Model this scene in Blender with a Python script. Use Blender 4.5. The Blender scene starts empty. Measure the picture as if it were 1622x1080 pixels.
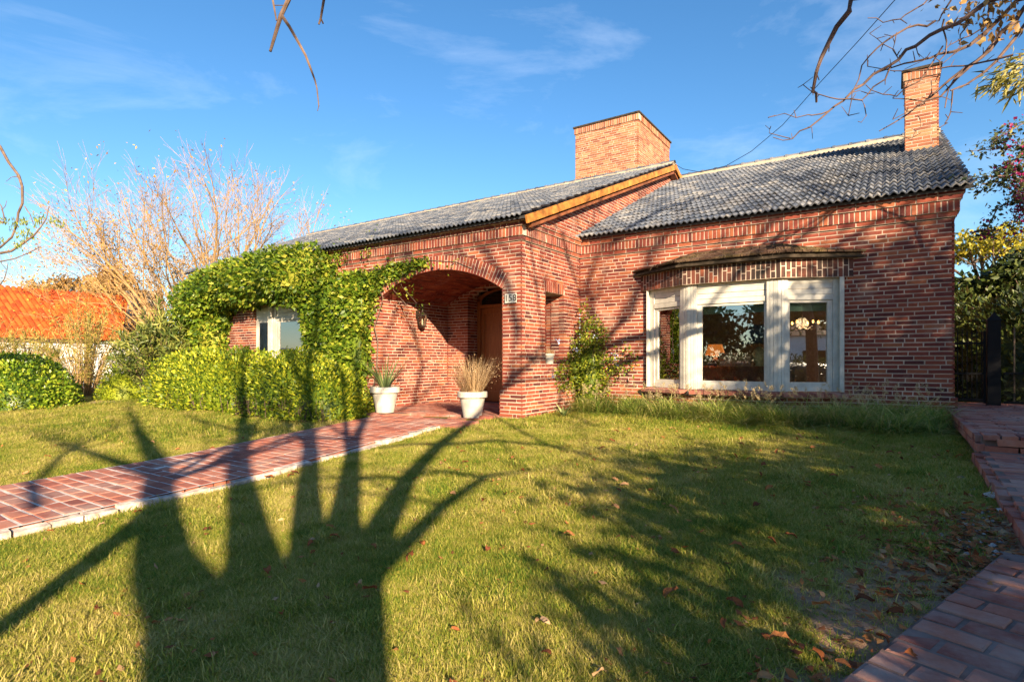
import bpy, math, random
import numpy as np
from mathutils import Vector, Matrix

# ------------------------------------------------------------------ camera, sky, sun, exposure
SC = bpy.context.scene
COL = SC.collection
EYE = 1.25                      # lens height; the house ground lies about 1 m below it
YAW = math.radians(34.0)
FPX, CX, HY = 893.0, 811.0, 570.0
cam_d = bpy.data.cameras.new('camera'); cam = bpy.data.objects.new('camera', cam_d); COL.objects.link(cam)
cam.location = (0, 0, EYE); cam.rotation_euler = (math.radians(90), 0, YAW)
cam_d.sensor_width = 36.0; cam_d.lens = 36.0*FPX/1622.0; cam_d.shift_y = 30.0/1622.0
cam_d.clip_start = 0.05; cam_d.clip_end = 3000
SC.camera = cam

SUN_EL = math.atan(0.335); SUN_AZ = math.atan2(0.767, -0.642)        # low sun behind the lens, a little to the right
world = bpy.data.worlds.new('World'); SC.world = world; world.use_nodes = True
wn = world.node_tree; wn.nodes.clear()
wo = wn.nodes.new('ShaderNodeOutputWorld'); wb = wn.nodes.new('ShaderNodeBackground')
sky = wn.nodes.new('ShaderNodeTexSky'); sky.sky_type = 'NISHITA'; sky.sun_disc = False
sky.sun_elevation = SUN_EL; sky.sun_rotation = SUN_AZ; sky.altitude = 400; sky.air_density = 1.15; sky.dust_density = 0.3; sky.ozone_density = 3.6
wb.inputs['Strength'].default_value = 0.074
# thin wisps of high cloud over the whole dome
tc = wn.nodes.new('ShaderNodeTexCoord'); mp = wn.nodes.new('ShaderNodeMapping')
mp.inputs['Scale'].default_value = (2.2, 1.6, 5.0); mp.inputs['Rotation'].default_value = (0.2, 0.1, 0.7)
n1 = wn.nodes.new('ShaderNodeTexNoise'); n1.inputs['Scale'].default_value = 1.7; n1.inputs['Detail'].default_value = 9; n1.inputs['Roughness'].default_value = 0.62; n1.inputs['Distortion'].default_value = 0.4
cr = wn.nodes.new('ShaderNodeValToRGB'); cr.color_ramp.elements[0].position = 0.50; cr.color_ramp.elements[1].position = 0.92
cr.color_ramp.elements[1].color = (0.26, 0.26, 0.26, 1)
mx = wn.nodes.new('ShaderNodeMixRGB'); mx.inputs['Color2'].default_value = (8.0, 8.4, 9.0, 1)
hs = wn.nodes.new('ShaderNodeHueSaturation'); hs.inputs['Saturation'].default_value = 1.18
wn.links.new(tc.outputs['Generated'], mp.inputs['Vector']); wn.links.new(mp.outputs[0], n1.inputs['Vector'])
wn.links.new(n1.outputs[0], cr.inputs[0]); wn.links.new(cr.outputs[0], mx.inputs['Fac'])
wn.links.new(sky.outputs[0], hs.inputs['Color']); wn.links.new(hs.outputs[0], mx.inputs['Color1'])
wn.links.new(mx.outputs[0], wb.inputs['Color']); wn.links.new(wb.outputs[0], wo.inputs['Surface'])

sun_d = bpy.data.lights.new('sun', 'SUN'); sun_d.energy = 5.0; sun_d.angle = math.radians(0.55); sun_d.color = (1.0, 0.80, 0.55)
sun = bpy.data.objects.new('sun', sun_d); COL.objects.link(sun)
S2 = (math.sin(SUN_AZ)*math.cos(SUN_EL), math.cos(SUN_AZ)*math.cos(SUN_EL), math.sin(SUN_EL))
sun.rotation_euler = Vector(S2).to_track_quat('Z', 'Y').to_euler(); sun.location = (30, -25, 20)

vs = SC.view_settings; vs.view_transform = 'Standard'; vs.look = 'None'; vs.exposure = 1.58; vs.gamma = 1.0; vs.use_curve_mapping = False
SC.cycles.use_denoising = True; SC.cycles.max_bounces = 6; SC.cycles.diffuse_bounces = 3; SC.cycles.glossy_bounces = 3
SC.cycles.transparent_max_bounces = 10; SC.cycles.transmission_bounces = 4; SC.cycles.sample_clamp_indirect = 6

# ------------------------------------------------------------------ measuring helpers
FW = (-math.sin(YAW), math.cos(YAW)); RT = (math.cos(YAW), math.sin(YAW))
def at(u, v, t):                       # a point read off the photograph, t metres deep
    k = (u-CX)/FPX
    return Vector(((FW[0]+RT[0]*k)*t, (FW[1]+RT[1]*k)*t, EYE+(HY-v)/FPX*t))
def depth(p): return p[0]*FW[0]+p[1]*FW[1]
def proj(p):
    d = depth(p); return CX+FPX*(p[0]*RT[0]+p[1]*RT[1])/d, HY-FPX*(p[2]-EYE)/d
def gz(X, Y):                          # the ground climbs gently from the street to the house
    Yc = np.clip(Y, -15, 7.9+2.6*np.clip((np.asarray(X)+5.5)/1.0, 0, 1))
    return 0.2-0.04*(8-Yc)+0.02*np.clip(np.asarray(X)+5.4, 0, 8)
def G(X, Y): return float(gz(X, Y))
QX = Vector((0.642, 0.767, 0)).normalized(); AXV = Vector((-0.767, 0.642, 0)).normalized()
def qa(q, a, h): return QX*q+AXV*a+Vector((0, 0, h))      # across the sun, along the sun, height
rng = random.Random(7); nr = np.random.default_rng(11)

# ------------------------------------------------------------------ mesh helpers
class MB:
    def __init__(s): s.V = []; s.F = []; s.R = []; s.M = []
    def add(s, vs, fs, r=0.0, m=0):
        b = len(s.V); s.V.extend([tuple(v) for v in vs])
        for f in fs: s.F.append(tuple(i+b for i in f)); s.R.append(r); s.M.append(m)
    def box(s, o, a, b, c, r=0.0, m=0, jit=0.0):       # o corner, a b c edge vectors
        o, a, b, c = Vector(o), Vector(a), Vector(b), Vector(c)
        vs = [o, o+a, o+a+b, o+b, o+c, o+a+c, o+a+b+c, o+b+c]
        if jit: vs = [v+Vector((rng.uniform(-jit, jit), rng.uniform(-jit, jit), rng.uniform(-jit, jit))) for v in vs]
        fs = [(0, 3, 2, 1), (4, 5, 6, 7), (0, 1, 5, 4), (1, 2, 6, 5), (2, 3, 7, 6), (3, 0, 4, 7)]
        if a.cross(b).dot(c) < 0: fs = [f[::-1] for f in fs]
        s.add(vs, fs, r, m)
    def bx(s, x0, x1, y0, y1, z0, z1, r=0.0, m=0): s.box((x0, y0, z0), (x1-x0, 0, 0), (0, y1-y0, 0), (0, 0, z1-z0), r, m)
    def quad(s, p, r=0.0, m=0): s.add(p, [tuple(range(len(p)))], r, m)
    def prism(s, poly, z0, z1, r=0.0, m=0):
        n = len(poly)
        ar = sum(poly[i][0]*poly[(i+1) % n][1]-poly[(i+1) % n][0]*poly[i][1] for i in range(n))
        if ar < 0: poly = poly[::-1]
        vs = [(x, y, z0) for x, y in poly]+[(x, y, z1) for x, y in poly]
        s.add(vs, [tuple(range(n-1, -1, -1)), tuple(range(n, 2*n))]+[(i, (i+1) % n, n+(i+1) % n, n+i) for i in range(n)], r, m)
    def tube(s, pts, rad, n=6, r=0.0, m=0, cap=True):
        pts = [Vector(p) for p in pts]; k = len(pts); ring = []
        if not hasattr(rad, '__len__'): rad = [rad]*k
        up = Vector((0.13, 0.21, 0.97)); vs = []
        for i, p in enumerate(pts):
            d = (pts[min(i+1, k-1)]-pts[max(i-1, 0)])
            if d.length < 1e-9: d = Vector((0, 0, 1))
            d.normalize(); a = d.cross(up)
            if a.length < 1e-3: a = d.cross(Vector((1, 0, 0)))
            a.normalize(); b = d.cross(a)
            for j in range(n):
                t = 2*math.pi*j/n; vs.append(p+(a*math.cos(t)+b*math.sin(t))*rad[i])
        fs = [(i*n+j, i*n+(j+1) % n, (i+1)*n+(j+1) % n, (i+1)*n+j) for i in range(k-1) for j in range(n)]
        if cap: fs += [tuple(range(n-1, -1, -1)), tuple(range((k-1)*n, k*n))]
        s.add(vs, fs, r, m)
    def lathe(s, prof, c=(0, 0, 0), n=24, r=0.0, m=0):    # prof (radius, z) from the bottom up
        k = len(prof); vs = []
        for (q, z) in prof:
            for j in range(n):
                t = 2*math.pi*j/n; vs.append((c[0]+q*math.cos(t), c[1]+q*math.sin(t), c[2]+z))
        fs = [(i*n+j, i*n+(j+1) % n, (i+1)*n+(j+1) % n, (i+1)*n+j) for i in range(k-1) for j in range(n)]
        fs += [tuple(range(n-1, -1, -1)), tuple(range((k-1)*n, k*n))]
        s.add(vs, fs, r, m)
    def build(s, name, mats, parent=None, smooth=False, origin=None):
        o = Vector(origin) if origin is not None else None
        V = [tuple(Vector(v)-o) for v in s.V] if o is not None else s.V
        me = bpy.data.meshes.new(name); me.from_pydata(V, [], s.F)
        for m in (mats if isinstance(mats, (list, tuple)) else [mats]): me.materials.append(m)
        if isinstance(mats, (list, tuple)): me.polygons.foreach_set('material_index', s.M)
        a = me.attributes.new('rnd', 'FLOAT', 'FACE'); a.data.foreach_set('value', s.R)
        if smooth: me.polygons.foreach_set('use_smooth', [True]*len(s.F))
        me.update()
        return link(name, me, parent, o)
def link(name, me, parent=None, origin=None):
    ob = bpy.data.objects.new(name, me); COL.objects.link(ob)
    if origin is not None: ob.location = origin
    if parent is not None: adopt(ob, parent)
    return ob
BASE = {}                                     # where each thing's Empty stands
def adopt(ob, parent):
    ob.parent = parent
    if parent.name in BASE: ob.matrix_parent_inverse = Matrix.Translation(-Vector(BASE[parent.name]))
def thing(name, label, cat, loc=(0, 0, 0), group=None):
    o = bpy.data.objects.new(name, None); COL.objects.link(o); o.location = loc; o.empty_display_size = 0.2
    BASE[o.name] = tuple(loc); return tag(o, label, cat, group)
def tag(o, label, cat=None, group=None, kind=None):
    if label: o['label'] = label
    if cat: o['category'] = cat
    if group: o['group'] = group
    if kind: o['kind'] = kind
    return o
def stuff(o): o['kind'] = 'stuff'; return o
def struct(o, label=None): o['kind'] = 'structure'; o['label'] = label or o.name.replace('_', ' '); return o
def np_obj(name, V, F, mats, parent=None, rnd=None, smooth=False, origin=None):
    V = np.asarray(V, dtype=np.float32).reshape(-1, 3); F = np.asarray(F, dtype=np.int32); m, k = F.shape
    if origin is not None: V = V-np.asarray(origin, dtype=np.float32)
    me = bpy.data.meshes.new(name)
    me.vertices.add(len(V)); me.vertices.foreach_set('co', V.ravel())
    me.loops.add(m*k); me.loops.foreach_set('vertex_index', F.ravel())
    me.polygons.add(m); me.polygons.foreach_set('loop_start', np.arange(0, m*k, k, dtype=np.int32))
    me.materials.append(mats)
    a = me.attributes.new('rnd', 'FLOAT', 'FACE')
    a.data.foreach_set('value', (nr.random(m) if rnd is None else np.asarray(rnd)).astype(np.float32))
    if smooth: me.polygons.foreach_set('use_smooth', np.ones(m, dtype=bool))
    me.update(calc_edges=True)
    return link(name, me, parent, origin)
def unit(v): return v/np.maximum(np.linalg.norm(v, axis=1, keepdims=True), 1e-6)
def leaf_arrays(P, D, size, width=0.5, Nn=None, var=0.5, fold=0.18):
    """one small folded blade of two faces at each point of P, pointing along D"""
    P = np.asarray(P, float); n = len(P); D = unit(np.asarray(D, float))
    if Nn is None: Nn = nr.normal(size=(n, 3))
    s = unit(np.cross(D, Nn)); up = np.cross(s, D)
    L = size*(1+var*(nr.random(n)*2-1))[:, None]; W = L*width*0.5
    base = P; tip = P+D*L; mid = P+D*L*0.45+up*L*fold
    V = np.stack([base, mid-s*W-up*L*fold*1.4, tip, mid+s*W-up*L*fold*1.4], axis=1).reshape(-1, 3)
    i = np.arange(n)*4
    F = np.stack([np.stack([i, i+1, i+2], 1), np.stack([i, i+2, i+3], 1)], 1).reshape(-1, 3)
    r = np.repeat(nr.random(n), 2)
    return V, F, r
def join(parts):
    Vs, Fs, Rs, b = [], [], [], 0
    for V, F, R in parts:
        Vs.append(V); Fs.append(F+b); Rs.append(R); b += len(V)
    return np.concatenate(Vs), np.concatenate(Fs), np.concatenate(Rs)
def blades(P, D, length, width, bend=0.5, seg=3):
    """long grass-like blades: curved tapering strips"""
    P = np.asarray(P, float); n = len(P); D = unit(np.asarray(D, float))
    hz = D.copy(); hz[:, 2] = 0; hz = unit(hz+nr.normal(size=(n, 3))*[1e-3, 1e-3, 0])
    s = unit(np.cross(D, [0, 0, 1.0])+1e-6); L = length*(0.6+0.8*nr.random(n))[:, None]
    rows = []
    for j in range(seg+1):
        t = j/seg
        c = P+D*L*t+(hz*0.5-np.array([0, 0, 1.0])*0.55)*L*bend*t*t
        w = width*(1-t)**0.7*0.5+0.0004
        rows.append(c-s*w); rows.append(c+s*w)
    V = np.stack(rows, 1).reshape(-1, 3); k = 2*(seg+1); b = np.arange(n)*k
    F = np.concatenate([np.stack([b+2*j, b+2*j+1, b+2*j+3, b+2*j+2], 1) for j in range(seg)])
    return V, F, np.tile(nr.random(n), seg)

# ------------------------------------------------------------------ materials
def new_mat(name):
    m = bpy.data.materials.new(name); m.use_nodes = True; nt = m.node_tree
    return m, nt, nt.nodes['Principled BSDF'], nt.nodes['Material Output']
def nd(nt, t, **kw):
    n = nt.nodes.new(t)
    for k, v in kw.items():
        if k.startswith('_'): setattr(n, k[1:], v)
        else:
            i = n.inputs[int(k[1:])] if k[0] == 'i' and k[1:].isdigit() else n.inputs[k]
            if isinstance(v, bpy.types.NodeSocket): nt.links.new(v, i)
            else: i.default_value = v
    return n
def ramp(nt, fac, stops):
    n = nt.nodes.new('ShaderNodeValToRGB'); el = n.color_ramp.elements
    while len(el) < len(stops): el.new(0.5)
    for e, (p, c) in zip(el, stops): e.position = p; e.color = (*c, 1)
    nt.links.new(fac, n.inputs[0]); return n.outputs[0]
def noise(nt, scale, detail=4, rough=0.55, vec=None, dist=0.0):
    n = nd(nt, 'ShaderNodeTexNoise', Scale=scale, Detail=detail, Roughness=rough, Distortion=dist)
    nt.links.new(vec if vec is not None else nd(nt, 'ShaderNodeNewGeometry').outputs['Position'], n.inputs['Vector'])
    return n.outputs[0]
def rnd_socket(nt):                           # one random number for each piece, joined or its own object
    a = nd(nt, 'ShaderNodeAttribute', _attribute_name='rnd'); o = nd(nt, 'ShaderNodeObjectInfo')
    s = nd(nt, 'ShaderNodeMath', _operation='ADD', i0=a.outputs['Fac'], i1=o.outputs['Random'])
    return nd(nt, 'ShaderNodeMath', _operation='FRACT', i0=s.outputs[0]).outputs[0]
def mix(nt, fac, a, b, mode='MIX'):
    n = nt.nodes.new('ShaderNodeMixRGB'); n.blend_type = mode
    for s, v in ((n.inputs[0], fac), (n.inputs[1], a), (n.inputs[2], b)):
        if isinstance(v, bpy.types.NodeSocket): nt.links.new(v, s)
        else: s.default_value = (*v, 1) if isinstance(v, tuple) and len(v) == 3 else v
    return n.outputs[0]
def bump(nt, bs, h, strength=0.3, dist=0.01):
    b = nd(nt, 'ShaderNodeBump', Strength=strength, Distance=dist, Height=h); nt.links.new(b.outputs[0], bs.inputs['Normal'])
def plain(name, col, rough=0.6, var=0.12, scale=6.0, bmp=0.1, spec=0.4, metal=0.0, bscale=None):
    m, nt, bs, out = new_mat(name)
    n = noise(nt, scale, 6); d = tuple(c*(1-var*2) for c in col); l = tuple(min(1, c*(1+var*1.4)) for c in col)
    nt.links.new(ramp(nt, n, [(0.3, d), (0.7, l)]), bs.inputs['Base Color'])
    bs.inputs['Roughness'].default_value = rough; bs.inputs['Specular IOR Level'].default_value = spec; bs.inputs['Metallic'].default_value = metal
    if bmp: bump(nt, bs, noise(nt, bscale or scale*8, 5), bmp, 0.004)
    return m
def pieces(name, stops, rough=0.8, stain=None, stain_at=(0.55, 0.75), nscale=9.0, spec=0.25, bstr=0.5, bscale=90.0, mott=0.35):
    """colour by piece, mottled, with stains that have their own shape"""
    m, nt, bs, out = new_mat(name)
    r = rnd_socket(nt); c = ramp(nt, r, stops)
    n = noise(nt, nscale*4, 6, 0.65)
    c = mix(nt, mott, c, ramp(nt, n, [(0.25, (0.25, 0.22, 0.22)), (0.75, (1.0, 0.97, 0.95))]), 'MULTIPLY')
    if stain:
        s = noise(nt, nscale*0.22, 7, 0.66); s2 = nd(nt, 'ShaderNodeMapRange', Value=s); s2.inputs[1].default_value, s2.inputs[2].default_value = stain_at
        c = mix(nt, s2.outputs[0], c, stain)
    nt.links.new(c, bs.inputs['Base Color']); bs.inputs['Roughness'].default_value = rough; bs.inputs['Specular IOR Level'].default_value = spec
    bump(nt, bs, noise(nt, bscale, 5, 0.6), bstr, 0.004)
    return m
def leafy(name, stops, transl=0.35, rough=0.45, spec=0.35, patch=0.35, pscale=1.1):
    m, nt, bs, out = new_mat(name)
    r = rnd_socket(nt); n = noise(nt, pscale, 3)
    f = nd(nt, 'ShaderNodeMath', _operation='MULTIPLY_ADD', i0=n, i1=patch*2, i2=-patch)
    f2 = nd(nt, 'ShaderNodeMath', _operation='ADD', i0=r, i1=f.outputs[0], _use_clamp=True)
    c = ramp(nt, f2.outputs[0], stops)
    nt.links.new(c, bs.inputs['Base Color']); bs.inputs['Roughness'].default_value = rough; bs.inputs['Specular IOR Level'].default_value = spec
    t = nd(nt, 'ShaderNodeBsdfTranslucent'); nt.links.new(c, t.inputs['Color'])
    ms = nd(nt, 'ShaderNodeMixShader', Fac=transl); nt.links.new(bs.outputs[0], ms.inputs[1]); nt.links.new(t.outputs[0], ms.inputs[2])
    nt.links.new(ms.outputs[0], out.inputs['Surface'])
    return m
BRICK = pieces('brick', [(0, (0.10, 0.030, 0.027)), (0.14, (0.19, 0.043, 0.033)), (0.45, (0.265, 0.062, 0.040)), (0.8, (0.33, 0.085, 0.046)), (1, (0.40, 0.13, 0.06))],
               stain=(0.44, 0.27, 0.20), stain_at=(0.55, 0.86))
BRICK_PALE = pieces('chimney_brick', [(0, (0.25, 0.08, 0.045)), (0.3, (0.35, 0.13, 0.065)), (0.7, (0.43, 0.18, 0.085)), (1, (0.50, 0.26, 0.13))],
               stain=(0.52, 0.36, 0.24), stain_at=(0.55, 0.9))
BRICK_OLD = pieces('old_brick', [(0, (0.05, 0.028, 0.024)), (0.45, (0.12, 0.05, 0.036)), (0.75, (0.20, 0.065, 0.042)), (1, (0.32, 0.10, 0.055))], stain=(0.035, 0.027, 0.023), stain_at=(0.5, 0.62))
PAVER = pieces('paver', [(0, (0.24, 0.08, 0.062)), (0.3, (0.35, 0.115, 0.08)), (0.7, (0.44, 0.155, 0.10)), (1, (0.50, 0.21, 0.14))], stain=(0.42, 0.29, 0.24), stain_at=(0.46, 0.75), rough=0.9)
MORTAR = plain('mortar', (0.55, 0.43, 0.335), 0.95, 0.16, 3.0, 0.5, 0.1, bscale=120)
GROUT = plain('paving_mortar', (0.62, 0.55, 0.50), 0.95, 0.22, 4.0, 0.5, 0.1, bscale=100)
DUST = plain('dusty_joint', (0.24, 0.165, 0.14), 0.95, 0.25, 5.0, 0.6, 0.1, bscale=90)
WHITEWASH = plain('whitewashed_mortar', (0.58, 0.48, 0.41), 0.95, 0.30, 11.0, 1.0, 0.1, bscale=60)
TILE = pieces('roof_tile', [(0, (0.065, 0.082, 0.115)), (0.4, (0.105, 0.125, 0.165)), (0.8, (0.155, 0.172, 0.205)), (1, (0.25, 0.25, 0.25))], stain=(0.31, 0.285, 0.255), stain_at=(0.50, 0.80), rough=0.5, spec=0.5, bstr=0.3, bscale=60, mott=0.5)
RIDGE_BED = plain('ridge_mortar', (0.52, 0.42, 0.30), 0.9, 0.15, 5.0, 0.4, 0.1)
ORANGE_WOOD = plain('varnished_board', (0.46, 0.18, 0.035), 0.6, 0.3, 5.0, 0.2, 0.4)
BROWN_WOOD = plain('brown_board', (0.22, 0.075, 0.03), 0.55, 0.2, 5.0, 0.2, 0.4)
WHITE = plain('white_paint', (0.60, 0.565, 0.49), 0.55, 0.09, 7.0, 0.08, 0.4)
WHITE_WALL = plain('white_render', (0.80, 0.78, 0.76), 0.9, 0.05, 1.5, 0.3, 0.1)
POT = plain('white_pot', (0.50, 0.465, 0.40), 0.7, 0.13, 6.0, 0.2, 0.3)
IRON = plain('black_iron', (0.008, 0.008, 0.009), 0.6, 0.1, 8.0, 0.1, 0.2)
LANTERN = plain('dark_bronze', (0.05, 0.035, 0.025), 0.45, 0.2, 20, 0.2, 0.5, metal=0.5)
BARK = plain('grey_bark', (0.17, 0.115, 0.085), 0.9, 0.25, 12.0, 0.6, 0.15, bscale=70)
BARK_TAN = plain('tan_bark', (0.36, 0.225, 0.10), 0.85, 0.2, 6.0, 0.4, 0.15)
TWIG = plain('brown_twig', (0.13, 0.082, 0.065), 0.75, 0.3, 14.0, 0.4, 0.25)
ROOM = plain('room_wall', (0.17, 0.12, 0.085), 0.9, 0.1, 2, 0.0, 0.1)
SLAB = plain('mossy_slab', (0.055, 0.042, 0.03), 0.95, 0.3, 12, 0.5, 0.1)

def door_mat():
    m, nt, bs, out = new_mat('door_wood')
    g = nd(nt, 'ShaderNodeNewGeometry'); mpn = nd(nt, 'ShaderNodeMapping', Vector=g.outputs['Position']); mpn.inputs['Scale'].default_value = (22, 22, 1.6)
    n = noise(nt, 2.0, 6, 0.6, mpn.outputs[0])
    nt.links.new(ramp(nt, n, [(0.3, (0.20, 0.055, 0.014)), (0.7, (0.38, 0.125, 0.03))]), bs.inputs['Base Color'])
    bs.inputs['Roughness'].default_value = 0.35
    return m
DOOR = door_mat()
def glass_mat(name, refl=0.10, tint=(0.93, 0.96, 0.95)):
    m, nt, bs, out = new_mat(name); nt.nodes.remove(bs)
    t = nd(nt, 'ShaderNodeBsdfTransparent'); t.inputs[0].default_value = (*tint, 1)
    g = nd(nt, 'ShaderNodeBsdfGlossy', Roughness=0.0); g.inputs['Color'].default_value = (0.95, 0.97, 1, 1)
    fr = nd(nt, 'ShaderNodeFresnel', IOR=1.55); a = nd(nt, 'ShaderNodeMath', _operation='ADD', i0=fr.outputs[0], i1=refl, _use_clamp=True)
    ms = nd(nt, 'ShaderNodeMixShader', Fac=a.outputs[0]); nt.links.new(t.outputs[0], ms.inputs[1]); nt.links.new(g.outputs[0], ms.inputs[2])
    nt.links.new(ms.outputs[0], out.inputs['Surface']); return m
GLASS = glass_mat('window_glass', 0.20); DARK_GLASS = plain('dark_glass', (0.012, 0.011, 0.01), 0.08, 0.05, 5, 0, 0.6)
def emit(name, col, s):
    m, nt, bs, out = new_mat(name); bs.inputs['Base Color'].default_value = (*col, 1)
    bs.inputs['Emission Color'].default_value = (*col, 1); bs.inputs['Emission Strength'].default_value = s; return m
BULB = emit('lit_bulb', (1.0, 0.50, 0.12), 1.8)
def veil(name, col, op=0.6):
    m, nt, bs, out = new_mat(name)
    nt.links.new(ramp(nt, noise(nt, 14, 4), [(0.3, tuple(c*0.8 for c in col)), (0.7, col)]), bs.inputs['Base Color']); bs.inputs['Roughness'].default_value = 0.9
    t = nd(nt, 'ShaderNodeBsdfTranslucent'); t.inputs[0].default_value = (*col, 1)
    ms = nd(nt, 'ShaderNodeMixShader', Fac=0.35); nt.links.new(bs.outputs[0], ms.inputs[1]); nt.links.new(t.outputs[0], ms.inputs[2])
    nt.links.new(ms.outputs[0], out.inputs['Surface']); return m
CURTAIN = veil('lace_curtain', (0.80, 0.86, 0.84)); CLEAR = glass_mat('sky_lit_glass', 0.30); BLIND = veil('green_blind', (0.34, 0.52, 0.42))
SHADE_ORANGE = emit('orange_shade', (0.75, 0.20, 0.03), 0.35); SHADE_BLUE = plain('blue_shade', (0.045, 0.07, 0.13), 0.8, 0.1, 9, 0.1)
VASE = plain('celadon_vase', (0.55, 0.55, 0.30), 0.3, 0.1, 12, 0); CHEST = plain('chest_wood', (0.24, 0.105, 0.055), 0.5, 0.2, 7, 0.2)
TAN_BOX = plain('tan_box', (0.48, 0.30, 0.20), 0.8, 0.08, 9, 0.1)

L_HEDGE = leafy('hedge_leaf', [(0, (0.045, 0.085, 0.008)), (0.35, (0.13, 0.20, 0.012)), (0.7, (0.31, 0.36, 0.02)), (1, (0.56, 0.54, 0.04))], 0.3, 0.5)
L_HEDGE2 = leafy('privet_leaf', [(0, (0.05, 0.10, 0.01)), (0.4, (0.14, 0.24, 0.015)), (0.75, (0.28, 0.37, 0.025)), (1, (0.50, 0.50, 0.05))], 0.3, 0.35, 0.5)
L_VINE = leafy('vine_leaf', [(0, (0.03, 0.07, 0.008)), (0.4, (0.11, 0.185, 0.012)), (0.75, (0.22, 0.29, 0.022)), (1, (0.42, 0.41, 0.05))], 0.3, 0.45, 0.35)
L_OLEANDER = leafy('oleander_leaf', [(0, (0.05, 0.085, 0.02)), (0.5, (0.16, 0.20, 0.04)), (1, (0.40, 0.38, 0.09))], 0.25, 0.4)
L_WISPY = leafy('wispy_leaf', [(0, (0.13, 0.13, 0.03)), (0.5, (0.33, 0.30, 0.06)), (1, (0.58, 0.42, 0.12))], 0.3)
L_AUTUMN = leafy('autumn_leaf', [(0, (0.28, 0.13, 0.03)), (0.4, (0.50, 0.27, 0.04)), (0.8, (0.62, 0.42, 0.06)), (1, (0.5, 0.3, 0.16))], 0.35)
L_RUST = leafy('rust_leaf', [(0, (0.16, 0.10, 0.03)), (0.5, (0.36, 0.20, 0.06)), (1, (0.46, 0.32, 0.12))], 0.3)
L_DARK = leafy('evergreen_leaf', [(0, (0.018, 0.032, 0.008)), (0.5, (0.05, 0.075, 0.014)), (1, (0.12, 0.14, 0.03))], 0.2)
L_YELLOW = leafy('yellow_leaf', [(0, (0.16, 0.16, 0.015)), (0.5, (0.38, 0.34, 0.03)), (1, (0.60, 0.45, 0.05))], 0.4)
L_BOUG = leafy('bougainvillea_leaf', [(0, (0.02, 0.035, 0.015)), (0.6, (0.06, 0.08, 0.025)), (1, (0.14, 0.15, 0.05))], 0.2)
L_PINK = leafy('magenta_bract', [(0, (0.30, 0.012, 0.09)), (1, (0.55, 0.03, 0.20))], 0.4)
L_BAMBOO = leafy('bamboo_leaf', [(0, (0.15, 0.15, 0.03)), (0.5, (0.33, 0.30, 0.07)), (1, (0.52, 0.45, 0.18))], 0.35)
L_CLIMB = leafy('climber_leaf', [(0, (0.04, 0.075, 0.008)), (0.5, (0.15, 0.21, 0.015)), (1, (0.42, 0.42, 0.04))], 0.3)
L_BLUE = leafy('pale_blue_petal', [(0, (0.40, 0.48, 0.75)), (1, (0.60, 0.66, 0.85))], 0.2)
L_SPIKE = leafy('spiky_leaf', [(0, (0.06, 0.10, 0.03)), (0.5, (0.16, 0.21, 0.07)), (1, (0.34, 0.37, 0.15))], 0.2)
L_DRY = leafy('dry_stalk', [(0, (0.30, 0.18, 0.08)), (0.5, (0.50, 0.33, 0.17)), (1, (0.66, 0.50, 0.30))], 0.25)
L_ORN = leafy('ornamental_grass', [(0, (0.11, 0.21, 0.03)), (0.42, (0.27, 0.37, 0.055)), (0.75, (0.54, 0.52, 0.13)), (1, (0.72, 0.60, 0.29))], 0.4, patch=0.35)
L_SEED = leafy('grass_plume', [(0, (0.42, 0.32, 0.16)), (1, (0.60, 0.48, 0.27))], 0.4)
L_FALL = leafy('fallen_leaf', [(0, (0.14, 0.05, 0.025)), (0.35, (0.30, 0.10, 0.04)), (0.75, (0.42, 0.17, 0.06)), (1, (0.45, 0.29, 0.16))], 0.1, 0.95, 0.05)
L_FERN = leafy('feathery_leaflet', [(0, (0.09, 0.14, 0.02)), (1, (0.36, 0.40, 0.06))], 0.4)
L_TREE = leafy('street_tree_leaf', [(0, (0.02, 0.03, 0.008)), (0.5, (0.05, 0.07, 0.015)), (1, (0.13, 0.13, 0.03))], 0.2)
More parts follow.
